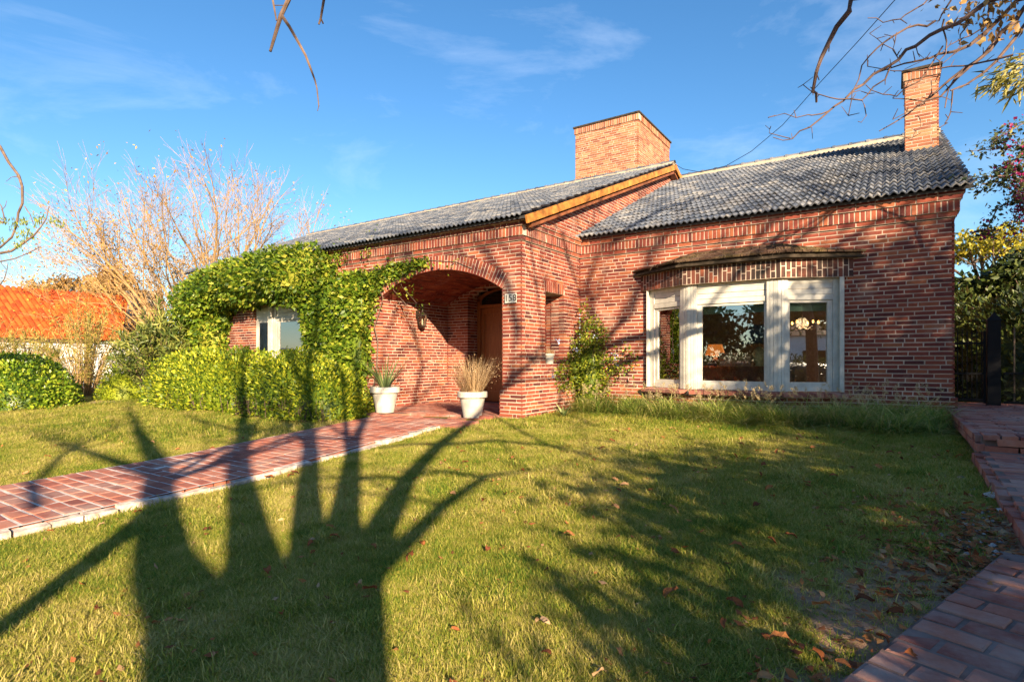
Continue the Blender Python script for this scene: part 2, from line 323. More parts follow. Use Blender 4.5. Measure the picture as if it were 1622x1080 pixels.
def lawn_mat(name, blade):
    m, nt, bs, out = new_mat(name)
    p = noise(nt, 0.55, 5, 0.6); p2 = noise(nt, 3.1, 4, 0.6)
    f = nd(nt, 'ShaderNodeMath', _operation='MULTIPLY_ADD', i0=p2, i1=0.7, i2=-0.35)
    f = nd(nt, 'ShaderNodeMath', _operation='ADD', i0=p, i1=f.outputs[0])
    if blade:
        r = rnd_socket(nt); f = nd(nt, 'ShaderNodeMath', _operation='MULTIPLY_ADD', i0=r, i1=0.5, i2=f.outputs[0]); f = nd(nt, 'ShaderNodeMath', _operation='SUBTRACT', i0=f.outputs[0], i1=0.25, _use_clamp=True)
        c = ramp(nt, f.outputs[0], [(0.13, (0.085, 0.185, 0.016)), (0.33, (0.21, 0.265, 0.026)), (0.48, (0.38, 0.36, 0.048)), (0.76, (0.58, 0.47, 0.16))])
        nt.links.new(c, bs.inputs['Base Color']); bs.inputs['Roughness'].default_value = 0.6; bs.inputs['Specular IOR Level'].default_value = 0.25
        t = nd(nt, 'ShaderNodeBsdfTranslucent'); nt.links.new(c, t.inputs[0]); ms = nd(nt, 'ShaderNodeMixShader', Fac=0.35)
        nt.links.new(bs.outputs[0], ms.inputs[1]); nt.links.new(t.outputs[0], ms.inputs[2]); nt.links.new(ms.outputs[0], out.inputs['Surface'])
    else:
        c = ramp(nt, f.outputs[0], [(0.3, (0.15, 0.16, 0.025)), (0.55, (0.30, 0.25, 0.055)), (0.8, (0.42, 0.32, 0.11))])
        n = noise(nt, 60, 5, 0.7); c = mix(nt, 0.6, c, ramp(nt, n, [(0.3, (0.25, 0.22, 0.18)), (0.7, (1, 1, 1))]), 'MULTIPLY')
        # bare trodden earth beside the right-hand paving
        sep = nd(nt, 'ShaderNodeSeparateXYZ', i0=nd(nt, 'ShaderNodeNewGeometry').outputs['Position'])
        a = nd(nt, 'ShaderNodeMath', _operation='MULTIPLY_ADD', i0=sep.outputs[1], i1=-0.36, i2=sep.outputs[0])
        a = nd(nt, 'ShaderNodeMath', _operation='MULTIPLY_ADD', i0=noise(nt, 2.2, 5, 0.7), i1=1.1, i2=a.outputs[0])
        mr = nd(nt, 'ShaderNodeMapRange', Value=a.outputs[0]); mr.inputs[1].default_value = -1.15; mr.inputs[2].default_value = -0.8
        ed = ramp(nt, noise(nt, 26, 6, 0.7), [(0.3, (0.24, 0.14, 0.085)), (0.7, (0.47, 0.30, 0.19))])
        c = mix(nt, mr.outputs[0], c, ed)
        nt.links.new(c, bs.inputs['Base Color']); bs.inputs['Roughness'].default_value = 0.95; bs.inputs['Specular IOR Level'].default_value = 0.1
        bump(nt, bs, noise(nt, 55, 6, 0.7), 0.8, 0.02)
    return m
GROUND = lawn_mat('lawn_soil', False); BLADE = lawn_mat('lawn_blade', True)

# ------------------------------------------------------------------ ground, paths
def axis(lo, hi, step, far):
    c = list(np.arange(lo, hi+1e-6, step)); s = step
    while c[-1] < far: s *= 1.35; c.append(c[-1]+s)
    s = step
    while c[0] > -far: s *= 1.35; c.insert(0, c[0]-s)
    return np.array(c)
gx = axis(-28, 8, 0.3, 1500); gy = axis(-6, 16, 0.3, 1500)
GX, GY = np.meshgrid(gx, gy, indexing='ij')
GZ = gz(GX, GY)+0.012*np.sin(GX*2.1+GY*0.7)*np.cos(GY*1.7-GX*0.4)
nx, ny = GX.shape; idx = np.arange(nx*ny).reshape(nx, ny)
FQ = np.stack([idx[:-1, :-1], idx[1:, :-1], idx[1:, 1:], idx[:-1, 1:]], -1).reshape(-1, 4)
ground = np_obj('ground', np.stack([GX, GY, GZ], -1).reshape(-1, 3), FQ, GROUND, smooth=True)
struct(ground, 'lawn and bare earth around the house')

def paver_mesh(name, l, w, h, mat, seed):
    r = random.Random(seed); b = MB(); c = 0.006
    def j(): return r.uniform(-0.003, 0.003)
    x, y = l/2, w/2
    top = [(-x+c+j(), -y+c+j(), j()), (x-c+j(), -y+c+j(), j()), (x-c+j(), y-c+j(), j()), (-x+c+j(), y-c+j(), j())]
    mid = [(-x, -y, -c), (x, -y, -c), (x, y, -c), (-x, y, -c)]; bot = [(p[0], p[1], -h) for p in mid]
    b.add(top+mid+bot, [(0, 1, 2, 3)]+[(i, i+4, (i+1) % 4+4, (i+1) % 4) for i in range(4)]+[(i+4, i+8, (i+1) % 4+8, (i+1) % 4+4) for i in range(4)], 0)
    b.F = [f[::-1] if k else f for k, f in enumerate(b.F)]
    me = bpy.data.meshes.new(name); me.from_pydata(b.V, [], b.F); me.materials.append(mat); me.update(); return me
PMESH = [paver_mesh('paving_brick', 0.236, 0.113, 0.05, PAVER, s) for s in range(6)]
def pave(parent, spots, keep=300):
    """spots: (centre, angle); the ones that show largest become bricks of their own, the rest one mass"""
    def big(s):
        p = s[0]; d = depth(p)
        if d < 0.4: return 0
        u, v = proj(p); return 1/d**3 if -40 < u < 1662 and 500 < v < 1110 else 1e-4/max(d, 1)**3
    spots = sorted(spots, key=big, reverse=True); rest = MB()
    for i, (p, a, s) in enumerate(spots):
        me = PMESH[rng.randrange(6)]; M = Matrix.Translation(p) @ Matrix.Rotation(a, 4, 'Z') @ Matrix.Rotation(s, 4, 'X') @ Matrix.Rotation(rng.gauss(0, 0.008), 4, 'Y')
        if i < keep:
            o = bpy.data.objects.new('paving_brick', me); COL.objects.link(o); o.parent = parent; o.matrix_local = M
        else:
            rest.add([M @ v.co for v in me.vertices], [tuple(f.vertices) for f in me.polygons], rng.random())
    if rest.V: stuff(rest.build('far_paving', PAVER, parent))
# the front walk runs from the porch to the street
PX0, PX1 = -7.20, -5.44
def walk_z(y): return G(-6.2, y)+0.045+0.03*min(1.0, max(0.0, (6.6-y)/3.0))
def bend(y): return -0.2*max(0.0, y-3.4)
pb = MB()
ys = [-7+0.5*i for i in range(30)]; ys[-1] = 7.55
for y0, y1 in zip(ys[:-1], ys[1:]):
    pb.add([(PX0-.02+bend(y0), y0, walk_z(y0)-.005), (PX1+.02+bend(y0), y0, walk_z(y0)-.005), (PX1+.02+bend(y1), y1, walk_z(y1)-.005), (PX0-.02+bend(y1), y1, walk_z(y1)-.005)], [(0, 1, 2, 3)])
front_walk = struct(pb.build('brick_path', GROUT), 'red brick front walk across the lawn to the porch')
sp = []
y = -5.9; i = 0
while y < 7.5:
    for k in range(7):
        x = PX0+0.125+k*0.2517+rng.uniform(-.003, .003)+bend(y)
        sp.append((Vector((x, y+rng.uniform(-.003, .003), walk_z(y)+rng.uniform(-.002, .004))), rng.gauss(0, 0.008), 0.04))
    y += 0.1325; i += 1
for yy in np.arange(6.95, 7.55, 0.1325):              # it widens a little at the porch step
    for k in range(2): sp.append((Vector((PX1+bend(7.5)+0.13+k*0.2517, yy, walk_z(yy))), rng.gauss(0, 0.01), 0.04))
pave(front_walk, sp)
kb = MB(); y = -5.5
while y < 6.9:                                    # whitewashed edging bricks on the sunny side
    l = rng.uniform(0.2, 0.3); z = walk_z(y)
    kb.box((PX1+bend(y)+0.005+rng.uniform(0, .008), y, z-0.19), (rng.uniform(0.075, 0.105), 0, rng.uniform(-.01, .01)), (rng.uniform(-.008, .008), l-rng.uniform(0.008, 0.02), 0.008), (0, 0, 0.183+rng.uniform(-.025, .008)), rng.random(), jit=0.011); y += l
stuff(kb.build('edging', WHITEWASH, front_walk))

# right-hand walk: upper landing by the gate, one step down, then a ramp to the street
rb = MB()
def low_z(y): return 0.40-0.055*(6.85-y)
rb.bx(0.70, 3.4, 6.92, 12.2, 0.1, 0.530)
for y0, y1 in ((3.6, 5.2), (5.2, 6.92)):
    rb.add([(0.69, y0, low_z(y0)-.006), (2.6, y0, low_z(y0)-.006), (2.6, y1, low_z(y1)-.006), (0.69, y1, low_z(y1)-.006), (0.69, y0, low_z(y0)-.3), (2.6, y0, low_z(y0)-.3), (2.6, y1, low_z(y1)-.3), (0.69, y1, low_z(y1)-.3)],
           [(0, 1, 2, 3), (0, 3, 7, 4), (0, 4, 5, 1), (1, 5, 6, 2)])
side_walk = struct(rb.build('garden_path', DUST), 'brick walk with one step leading up to the gate')
sp = []
y = 3.68; j = 0
while y < 6.85:
    for k in range(8): sp.append((Vector((0.80+k*0.2517+(j % 2)*0.06, y, low_z(y)+rng.uniform(-.004, .004))), rng.gauss(0, 0.012), 0.055))
    y += 0.1325; j += 1
y = 7.15
while y < 12.1:
    for k in range(10): sp.append((Vector((0.83+k*0.2517+(j % 2)*0.06, y, 0.543+rng.uniform(-.004, .004))), rng.gauss(0, 0.012), 0.0))
    y += 0.1325; j += 1
for k in range(20): sp.append((Vector((0.77+k*0.132, 6.99, 0.545+rng.uniform(-.004, .006))), math.pi/2+rng.gauss(0, 0.015), 0.0))
pave(side_walk, sp)
eb = MB(); y = 3.6
while y < 6.85:
    l = rng.uniform(0.12, 0.27); z = low_z(y)
    eb.box((0.625, y, z-0.2), (0.075, 0, 0), (0, l-0.012, 0), (0, 0, 0.19+rng.uniform(-.02, .015)), rng.random(), jit=0.007); y += l
x = 0.72
while x < 3.3:
    for r_ in range(2):
        if rng.random() < 0.97: eb.box((x+(r_ % 2)*0.09, 6.855, 0.385+r_*0.07), (0.235, 0, 0), (0, 0.06, 0), (0, 0, 0.058), rng.random(), jit=0.004)
    x += 0.25
y = 6.86
while y < 10.4:
    for r_ in range(2): eb.box((0.66, y+r_*.12, 0.39+r_*0.075), (0.06, 0, 0), (0, 0.235, 0), (0, 0, 0.066), rng.random(), jit=0.004)
    y += 0.25
stuff(eb.build('kerb', PAVER, side_walk))
# foreground paving, lower right
Z3_ = Vector((0, 0, 1)); E0 = Vector((-0.20, 2.2, 0)); ED = Vector((0.35, 0.937, 0)).normalized(); EN = Vector((0.937, -0.35, 0))
fb = MB(); c4 = [E0-ED*3+EN*.0, E0-ED*3+EN*3.2, E0+ED*2.05+EN*3.2, E0+ED*2.05]
fb.quad([(p.x, p.y, G(p.x, p.y)+0.024) for p in c4]); fore = struct(fb.build('pavement', DUST), 'worn brick paving in the near right corner')
sp = []; ang = math.atan2(EN.y, EN.x)
for r_ in range(-8, 15):
    for k in range(9):
        p = E0+ED*(r_*0.1325)+EN*(0.128+k*0.2517+(r_ % 2)*0.126)
        sp.append((Vector((p.x, p.y, G(p.x, p.y)+0.030+rng.uniform(-.004, .004))), ang+rng.gauss(0, 0.012), 0.03))
    if r_ % 2:
        pass
pave(fore, sp)
hb_ = MB()
for r_ in range(-7, 15, 2):
    p = E0+ED*(r_*0.1325-.056)+EN*.006; hb_.box((p.x, p.y, G(p.x, p.y)-.03), EN*.113, ED*.112, Z3_*(.06+rng.uniform(-.004, .004)), rng.random(), jit=.004)
for r_ in range(len(hb_.V)): pass
stuff(hb_.build('half_bricks', PAVER, fore))
# narrow path far left between the hedges
lb = MB(); cc = [at(20, 645, 13.6), at(150, 636, 15.0), at(215, 631, 16.3), at(190, 640, 14.6)]
lb.quad([(p.x, p.y, G(p.x, p.y)+0.03) for p in cc]); struct(lb.build('footpath', plain('dusty_paving', (0.40, 0.27, 0.20), 0.9, 0.15, 3, 0.3, 0.1)), 'narrow pale path between the left hedges')

# ------------------------------------------------------------------ the brick house
KX, KY, WY, RX = -5.42, 8.34, 10.57, 0.765          # porch corner, porch face, bay-window wall, right-hand corner
house = thing('brick_house', 'long red brick bungalow with dark tiled roofs, arched porch and bay window', 'house', (-5.42, 10.57, 0.2))
CO = 0.068; BL = 0.26; BD = 0.115; JT = 0.0080
BR = []; MT = MB()
X3, Y3, Z3 = Vector((1, 0, 0)), Vector((0, 1, 0)), Vector((0, 0, 1))
def piece(key, C, U, W, N, L, H): BR.append((key, Vector(C), U, W, N, L, H))
def lay(key, O, U, N, z0, z1, iv, miv=None, plinth=True, md=0.2, mortar=None, co=CO, rec=0.005):
    O = Vector(O); i = 0; z = z0; mo = mortar or MT
    while z < z1-0.02:
        h = min(co, z1-z); off = 0.035 if (plinth and z < 0.70) else 0.0
        for (a, b) in (miv or iv)(z+h/2, 2):
            if b-a > 0.05: mo.box(O+U*(a+.012)+Z3*z+N*(off-rec), U*(b-a-.024), Z3*h, -N*md, 0)
        for (a, b) in iv(z+h/2, i % 2):
            ph = (i % 2)*0.13+0.04*math.sin(i*1.7); k = math.floor((a-ph)/BL)
            cuts = [a]+[m*BL+ph for m in range(k, k+int((b-a)/BL)+3) if a+0.07 < m*BL+ph < b-0.07]+[b]
            for q0, q1 in zip(cuts[:-1], cuts[1:]):
                s0 = q0+(JT if q0 > a else 0); s1 = q1-(JT if q1 < b else 0); hh = h-2*JT
                if s1-s0 < 0.03: continue
                if s1-s0 > 0.22 and rng.random() < 0.10:       # now and then two headers in place of a stretcher
                    m = (s0+s1)/2
                    for (t0, t1) in ((s0, m-JT), (m+JT, s1)): piece(key, O+U*((t0+t1)/2)+Z3*(z+h/2)+N*off, U, Z3, N, t1-t0, hh)
                else: piece(key, O+U*((s0+s1)/2)+Z3*(z+h/2)+N*(off+rng.gauss(0, 0.0012)), U, Z3, N, s1-s0, hh)
        z += h; i += 1
def soldiers(key, O, U, N, s0, s1, z0, z1, proud, pitch=0.0735, mortar=None, w=None, split=False, d=0.16):
    O = Vector(O); mo = mortar or MT
    mo.box(O+U*s0+Z3*z0+N*(proud-0.005), U*(s1-s0), Z3*(z1-z0), -N*d, 0)
    n = max(1, round((s1-s0)/pitch)); p = (s1-s0)/n
    for k in range(n):
        c = O+U*(s0+(k+.5)*p)+N*(proud+rng.gauss(0, .0015)); H = z1-z0-0.008
        if split:
            f = [0.62, 0.38, 1.0][k % 3] if rng.random() < .8 else 0.5
            if f < 1:
                zc = z0+0.004+H*f
                piece(key, c+Z3*((z0+zc)/2), U, Z3, N, p-0.018, zc-z0-0.014); piece(key, c+Z3*((zc+z1)/2), U, Z3, N, p-0.018, z1-zc-0.014); continue
        piece(key, c+Z3*((z0+z1)/2), U, Z3, N, p-0.018, H)
def frieze(key, O, U, N, s0, s1, e0, e1, mortar=None):
    """two stepped courses with a band of soldiers between, and the course under the tiles"""
    for (z0, z1, pr, kind) in ((3.367, 3.444, .03, 0), (3.444, 3.609, .06, 1), (3.609, 3.683, .09, 0), (3.683, 3.745, .12, 0)):
        a, b = s0-e0*pr, s1+e1*pr
        if kind: soldiers(key, O, U, N, a, b, z0, z1, pr, mortar=mortar, d=0.3)
        else: lay(key, Vector(O)+N*pr, U, N, z0, z1, lambda z, i: [(a, b)], plinth=False, md=0.3, mortar=mortar, co=z1-z0)
# wall with the bay window
def iv1(z, i):
    e = RX-KX+(0.035 if z < 0.70 else 0)
    return [(0, 1.50), (4.74, e)] if 0.62 < z < 2.60 else [(0, e)]
lay('front', (KX, WY, 0), X3, -Y3, 0.02, 3.367, iv1, lambda z, i: [(a, b-(0.02 if b > 5 else 0)) for a, b in iv1(z, i)])
frieze('front', (KX, WY, 0), X3, -Y3, 0.0, RX-KX, 0, 1)
# porch flank, with the tall slot
def iv2(z, i):
    s = 0.13 if i == 0 else (0.0 if i == 1 else 0.02); s -= 0.035 if z < 0.70 else 0
    e = WY-KY
    if 1.17 < z < 2.54: return [(s, 0.83), (1.54, e)]
    if 2.54 <= z < 2.745: return [(s, 0.79), (1.58, e)]
    return [(s, e)]
lay('front', (KX, KY, 0), Y3, X3, 0.02, 3.367, iv2)
soldiers('front', (KX, KY, 0), Y3, X3, 0.79, 1.58, 2.54, 2.745, 0.004)
frieze('front', (KX, KY, 0), Y3, X3, 0.118, WY-KY, 1, 0)
# porch face and the long left wing
AC, AH, ASP, AR, AZ = -7.435, 1.595, 2.538, 2.93, 0.08
FX0 = -16.6
def iv3(z, i):
    e = KX-FX0; e = e-(0.13 if i == 1 else 0)-(0.02 if i == 2 else 0)+(0.035 if z < 0.70 else 0)
    lo, hi = AC-AH-FX0, AC+AH-FX0; fl = 0.035 if z < 0.70 else 0
    if z < ASP: cuts = [(lo+fl*0, hi-fl)]
    elif z < 2.765: w = AH/2.458*(z-AZ); cuts = [(AC-w-FX0, AC+w-FX0)]
    elif z < AZ+3.2: w = math.sqrt(3.2**2-(z-AZ)**2); cuts = [(AC-w-FX0, AC+w-FX0)]
    else: cuts = []
    if 0.86 < z < 2.60: cuts.insert(0, (-13.66-FX0, -11.2-FX0))
    out, s = [], 0.0
    for a, b in cuts: out.append((s, a)); s = b
    out.append((s, e)); return out
lay('front', (FX0, KY, 0), X3, -Y3, 0.02, 3.367, iv3)
frieze('front', (FX0, KY, 0), X3, -Y3, 0.0, KX-FX0, 0, 1)
na = 46; al = math.atan2(AH, 2.458)
for k in range(na):                                  # the ring of the arch
    t = -al+(k+0.5)/na*2*al; Wd = Vector((math.sin(t), 0, math.cos(t))); Ud = Vector((math.cos(t), 0, -math.sin(t)))
    def ringp(r0, r1): piece('front', Vector((AC, KY-0.006, AZ))+Wd*((r0+r1)/2), Ud, Wd, -Y3, (r0+r1)/2*2*al/na-0.018, r1-r0)
    f = [0.0, 0.1, 0.17][k % 3]
    if f: ringp(AR, AR+f); ringp(AR+f+0.012, AR+0.275)
    else: ringp(AR, AR+0.275)
    a0, a1 = t-al/na, t+al/na
    MT.add([(AC+math.sin(a)*r, y, AZ+math.cos(a)*r) for y in (KY-0.001, KY+0.116) for a, r in ((a0, AR+.008), (a1, AR+.008), (a1, AR+.27), (a0, AR+.27))], [(0, 1, 2, 3), (0, 4, 5, 1)])
# barrel vault of the porch
for k in range(50):
    t = -al+(k+0.5)/50*2*al; Wd = Vector((math.cos(t), 0, -math.sin(t))); Nd = Vector((-math.sin(t), 0, -math.cos(t)))
    y = KY+0.12-(k % 2)*0.13
    while y < WY:
        y0, y1 = max(y, KY+0.12), min(y+0.25, WY)
        if y1-y0 > .05: piece('front', Vector((AC, (y0+y1)/2, AZ))-Nd*(AR+0.012), Y3, Wd, Nd, y1-y0-0.008, 2.94*2*al/50-0.010)
        y += 0.26
    a0, a1 = t-al/50, t+al/50
    MT.add([(AC+math.sin(a)*r, y, AZ+math.cos(a)*r) for y in (KY+0.1, WY+0.2) for a, r in ((a0, AR+.02), (a1, AR+.02), (a1, AR+.3), (a0, AR+.3))], [(0, 4, 5, 1), (2, 6, 7, 3)])
# inside of the porch
PF = 0.25                                             # porch floor
lay('front', (AC-AH, KY+0.12, 0), Y3, X3, 0.02, 2.62, lambda z, i: [(0, WY-KY-0.12)], plinth=True)
lay('front', (AC+AH, KY+0.12, 0), Y3, -X3, 0.02, 2.62, lambda z, i: [(0, .70), (1.43, WY-KY-0.12)] if 1.17 < z < 2.54 else [(0, WY-KY-0.12)], plinth=False)
def iv6(z, i):
    w = 0.97 if z < 2.68 else 0.97*math.sqrt(max(0, 1-((z-2.68)/0.27)**2)) if z < 2.95 else 0
    hw = AH if z < 2.6 else math.sqrt(max(0.01, (AR+.05)**2-(z-AZ)**2))
    if z > 3.05: return []
    return [(AH-hw, AH-w), (AH+w, AH+hw)] if w > 0.02 else [(AH-hw, AH+hw)]
lay('front', (AC-AH, WY, 0), X3, -Y3, 0.02, 3.1, iv6, plinth=False)
lay('front', (AC-0.97, WY+0.12, 0), Y3, X3, 0.02, 2.85, lambda z, i: [(0, 0.30)], plinth=False)
lay('front', (AC+0.97, WY+0.12, 0), Y3, -X3, 0.02, 2.85, lambda z, i: [(0, 0.30)], plinth=False)
# slot reveals
lay('front', (KX-0.12, 9.88, 0), -X3, -Y3, 1.17, 2.54, lambda z, i: [(0, 0.18)], plinth=False)
MT.bx(KX-0.40, KX-0.012, 9.19, 9.86, 1.05, 1.17)
# gable wall above the right-hand roof
LS, LE, LZ, LR = 0.394, 8.12, 3.72, 16.2             # left roof: slope, eave y, eave z, ridge y
RS, RE, RZ, RR = 0.449, 10.38, 3.75, 16.9
def iv8(z, i):
    a = KY+max(0, (z-LZ-0.02)/LS-0.1); b = min(RR, RE+(z-RZ)/RS+0.5)
    if z < 3.75: b = WY
    return [(a-KY, b-KY)] if b > a else []
lay('front', (KX, KY, 0), Y3, X3, 3.70, LZ+LS*(LR-LE)-0.1, lambda z, i: [(max(0.2, a), b) for a, b in iv8(z, i)], plinth=False)
# right-hand flank of the house
lay('flank', (RX, WY, 0), Y3, X3, 0.02, 3.367, lambda z, i: [(0.13, 6.2)], plinth=False)
# bay: brick base, soldier band over the windows
BAYW = [(-3.92, 10.57), (-3.03, 10.14), (-1.57, 10.14), (-0.68, 10.57)]
BAYS = [(-4.09, 10.57), (-3.10, 10.03), (-1.50, 10.03), (-0.51, 10.57)]
for (A, B) in zip(BAYW[:-1], BAYW[1:]):
    A3, B3 = Vector((*A, 0)), Vector((*B, 0)); U = (B3-A3).normalized(); N = Vector((U.y, -U.x, 0))
    lay('front', A3+N*0.03, U, N, 0.02, 0.66, lambda z, i: [(0.0, (B3-A3).length)], plinth=False, md=0.1)
MOLD = MB()
for (A, B) in zip(BAYS[:-1], BAYS[1:]):
    A3, B3 = Vector((*A, 0)), Vector((*B, 0)); U = (B3-A3).normalized(); N = Vector((U.y, -U.x, 0))
    soldiers('old', A3, U, N, 0.0, (B3-A3).length, 2.585, 2.89, 0.0, pitch=0.078, mortar=MOLD, split=True, d=0.05)
MOLD.prism([(-4.03, 10.60), (-3.07, 10.09), (-1.53, 10.09), (-0.57, 10.60)], 2.592, 2.886)
# stacks
def stack(keyname, x0, x1, y0, y1, z0, z1, band, low=None):
    mo = MB(); n0 = len(BR); w, dd = x1-x0, y1-y0; zt = z1-band-0.06
    lay(keyname, (x0, y0, 0), X3, -Y3, z0, zt, lambda z, i: [(0, w-(0.13 if i == 1 else 0.02 if i == 2 else 0))], plinth=False, mortar=mo)
    lay(keyname, (x1, y0, 0), Y3, X3, z0, zt, lambda z, i: [(0.13 if i == 0 else 0 if i == 1 else 0.02, dd)], plinth=False, mortar=mo)
    lay(keyname, (x0, y0, 0), Y3, -X3, z0, zt, lambda z, i: [(0.13, dd)], plinth=False, mortar=mo)
    for (O, U, N, L) in (((x0, y0, 0), X3, -Y3, w), ((x1, y0+0.17, 0), Y3, X3, dd-0.17), ((x0, y0+0.17, 0), Y3, -X3, dd-.17)):
        soldiers(keyname, O, U, N, -0.03 if U is X3 else 0, L+(0.03 if U is X3 else 0), zt, zt+band, 0.03, mortar=mo)
        if low: soldiers(keyname, O, U, N, 0, L, low, low+0.17, 0.03, mortar=mo)
    mo.bx(x0+.1, x1-.1, y0+.1, y1, z0, zt+band)
    tp = MB(); tp.bx(x0-.06, x1+.06, y0-.06, y1+.06, zt+band, zt+band+.05)
    ch = mo.build('chimney', MORTAR, house); tp.build('cap', SLAB, ch); return ch
CH1 = stack('stack1', -8.57, -6.42, 16.4, 19.3, 6.2, 8.83, 0.19, low=6.99)
CH2 = stack('stack2', 0.22, 0.79, 14.45, 15.2, 5.0, 7.33, 0.17)

wall = MT.build('wall', MORTAR, house)
VAR = []
for s in range(8):
    b = MB(); r = random.Random(90+s); l, h = BL-2*JT, CO-2*JT
    vs = [((sx*l/2)+r.uniform(-.003, .003), (0 if f else -BD), (sz*h/2)+r.uniform(-.0022, .0022)) for f in (1, 0) for sx, sz in ((-1, -1), (1, -1), (1, 1), (-1, 1))]
    vs = [(x, -y if False else (r.uniform(-.0015, .0015) if y == 0 else BD), z) for x, y, z in vs]
    b.add(vs, [(0, 1, 2, 3), (7, 6, 5, 4), (1, 0, 4, 5), (2, 1, 5, 6), (3, 2, 6, 7), (0, 3, 7, 4)])
    me = bpy.data.meshes.new('brick'); me.from_pydata(b.V, [], b.F); me.materials.append(BRICK); me.update(); VAR.append(me)
def shows(bk):
    key, C, U, W, N, L, H = bk
    if key != 'front' or abs(L-(BL-2*JT)) > 0.004 or abs(H-(CO-2*JT)) > 0.002 or W is not Z3: return 0
    if N.y > -0.5 and N.x < 0.5: return 0
    if C.x < -9.1 or (C.y > 10.4 and C.z < 0.85) or (C.y > 10.4 and -4.4 < C.x < -0.25 and 2.5 < C.z < 3.4): return 0
    if C.x < -5.8 and C.y > 8.5 and not (N.x > .5 and C.x < -8.9): return 0
    v = cam.location-C; return max(0, N.dot(v))/v.length**3
order = sorted(range(len(BR)), key=lambda i: -shows(BR[i]))
own = set(i for i in order[:300] if shows(BR[i]) > 0)
MASS = {'front': MB(), 'flank': MB(), 'old': MB(), 'stack1': MB(), 'stack2': MB()}
for i, (key, C, U, W, N, L, H) in enumerate(BR):
    if i in own:
        o = bpy.data.objects.new('brick', VAR[rng.randrange(8)]); COL.objects.link(o); o.parent = wall
        Yv = -N; Xv = Yv.cross(W)
        o.matrix_local = Matrix(((Xv.x, Yv.x, W.x, C.x), (Xv.y, Yv.y, W.y, C.y), (Xv.z, Yv.z, W.z, C.z), (0, 0, 0, 1)))
    else:
        d = BD if key != 'old' else 0.04
        MASS[key].box(C-U*(L/2)-W*(H/2), U*L, W*H, -N*d, rng.random(), jit=0.0022)
stuff(MASS['front'].build('brickwork', BRICK, house)); stuff(MASS['flank'].build('flank_brickwork', BRICK, house))
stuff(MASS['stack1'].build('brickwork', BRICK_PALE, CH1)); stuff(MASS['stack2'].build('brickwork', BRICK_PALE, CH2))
# canopy of the bay window
can = MOLD.build('canopy', MORTAR, house); stuff(MASS['old'].build('soldier_bricks', BRICK_OLD, can))
EV = [(-4.30, 10.60), (-3.19, 9.91), (-1.41, 9.91), (-0.30, 10.60)]; RV = [(-3.9, 10.565), (-3.02, 10.565), (-1.58, 10.565), (-0.7, 10.565)]
sb = MB(); sb.prism([(-4.30, 10.60), (-3.19, 9.91), (-1.41, 9.91), (-0.30, 10.60)], 2.89, 2.925); sb.prism([(-4.24, 10.60), (-3.16, 9.95), (-1.44, 9.95), (-0.36, 10.60)], 2.928, 2.965)
sb.build('eave_slab', SLAB, can)
ZT = [2.98, 3.23, 3.23, 2.98]
core = MB()
for k in range(3):
    core.add([(*EV[k], 2.966), (*EV[k+1], 2.966), (*RV[k+1], ZT[k+1]), (*RV[k], ZT[k])], [(0, 1, 2, 3)])
core.build('canopy_bed', SLAB, can)
MOSS = pieces('mossy_brick', [(0, (0.05, 0.03, 0.02)), (0.5, (0.12, 0.065, 0.042)), (1, (0.22, 0.13, 0.09))], stain=(0.13, 0.095, 0.035), stain_at=(0.46, 0.68), nscale=11, bstr=0.8, bscale=60)
for k in range(3):
    A, B, Cq, Dq = Vector((*EV[k], 2.975)), Vector((*EV[k+1], 2.975)), Vector((*RV[k+1], ZT[k+1]+.012)), Vector((*RV[k], ZT[k]+.012))
    n = max(3, round((B-A).length/0.135))
    def bi(s, t): return (A*(1-s)+B*s)*(1-t)+(Dq*(1-s)+Cq*s)*t
    for r_ in range(3):
        for j in range(n):
            s0, s1 = (j+.04)/n, (j+.96)/n; t0, t1 = r_/3, (r_+1)/3+(0.05 if r_ < 2 else 0)
            p = [bi(s0, t0), bi(s1, t0), bi(s1, t1), bi(s0, t1)]
            nn = (p[1]-p[0]).cross(p[3]-p[0]); nn.normalize()
            if nn.z < 0: nn = -nn
            b = MB(); q = [p[0]+nn*.030, p[1]+nn*.030, p[2]+nn*.006, p[3]+nn*.006]; q = [v+nn*rng.uniform(-.006, .006) for v in q]
            b.add(p+q, [(4, 5, 6, 7), (0, 1, 5, 4), (1, 2, 6, 5), (2, 3, 7, 6), (3, 0, 4, 7)], rng.random())
            b.build('canopy_brick', MOSS, can)

dp, dd_ = [], []
for i in range(420):                                 # dry creeper stems and straw lying on the canopy, some hanging over its lip
    k = rng.choice((0, 1, 1, 2)); f, g = rng.random(), rng.random()**2*.75
    e = Vector((*EV[k], 2.99)).lerp(Vector((*EV[k+1], 2.99)), f); r0 = Vector((*RV[k], ZT[k])).lerp(Vector((*RV[k+1], ZT[k+1])), f); p = e.lerp(r0, g)+Vector((0, 0, .03)); d = (e-r0).normalized()
    dp.append(p[:]); dd_.append((d+Vector((rng.gauss(0, .8), rng.gauss(0, .5), rng.uniform(.0, .25))))[:])
V, F, Rr_ = blades(np.array(dp), np.array(dd_), .15, .006, .5, 3); STRAW = leafy('straw', [(0, (0.10, 0.07, 0.04)), (1, (0.36, 0.26, 0.16))], .1); stuff(np_obj('straw', V, F, STRAW, can, rnd=Rr_))
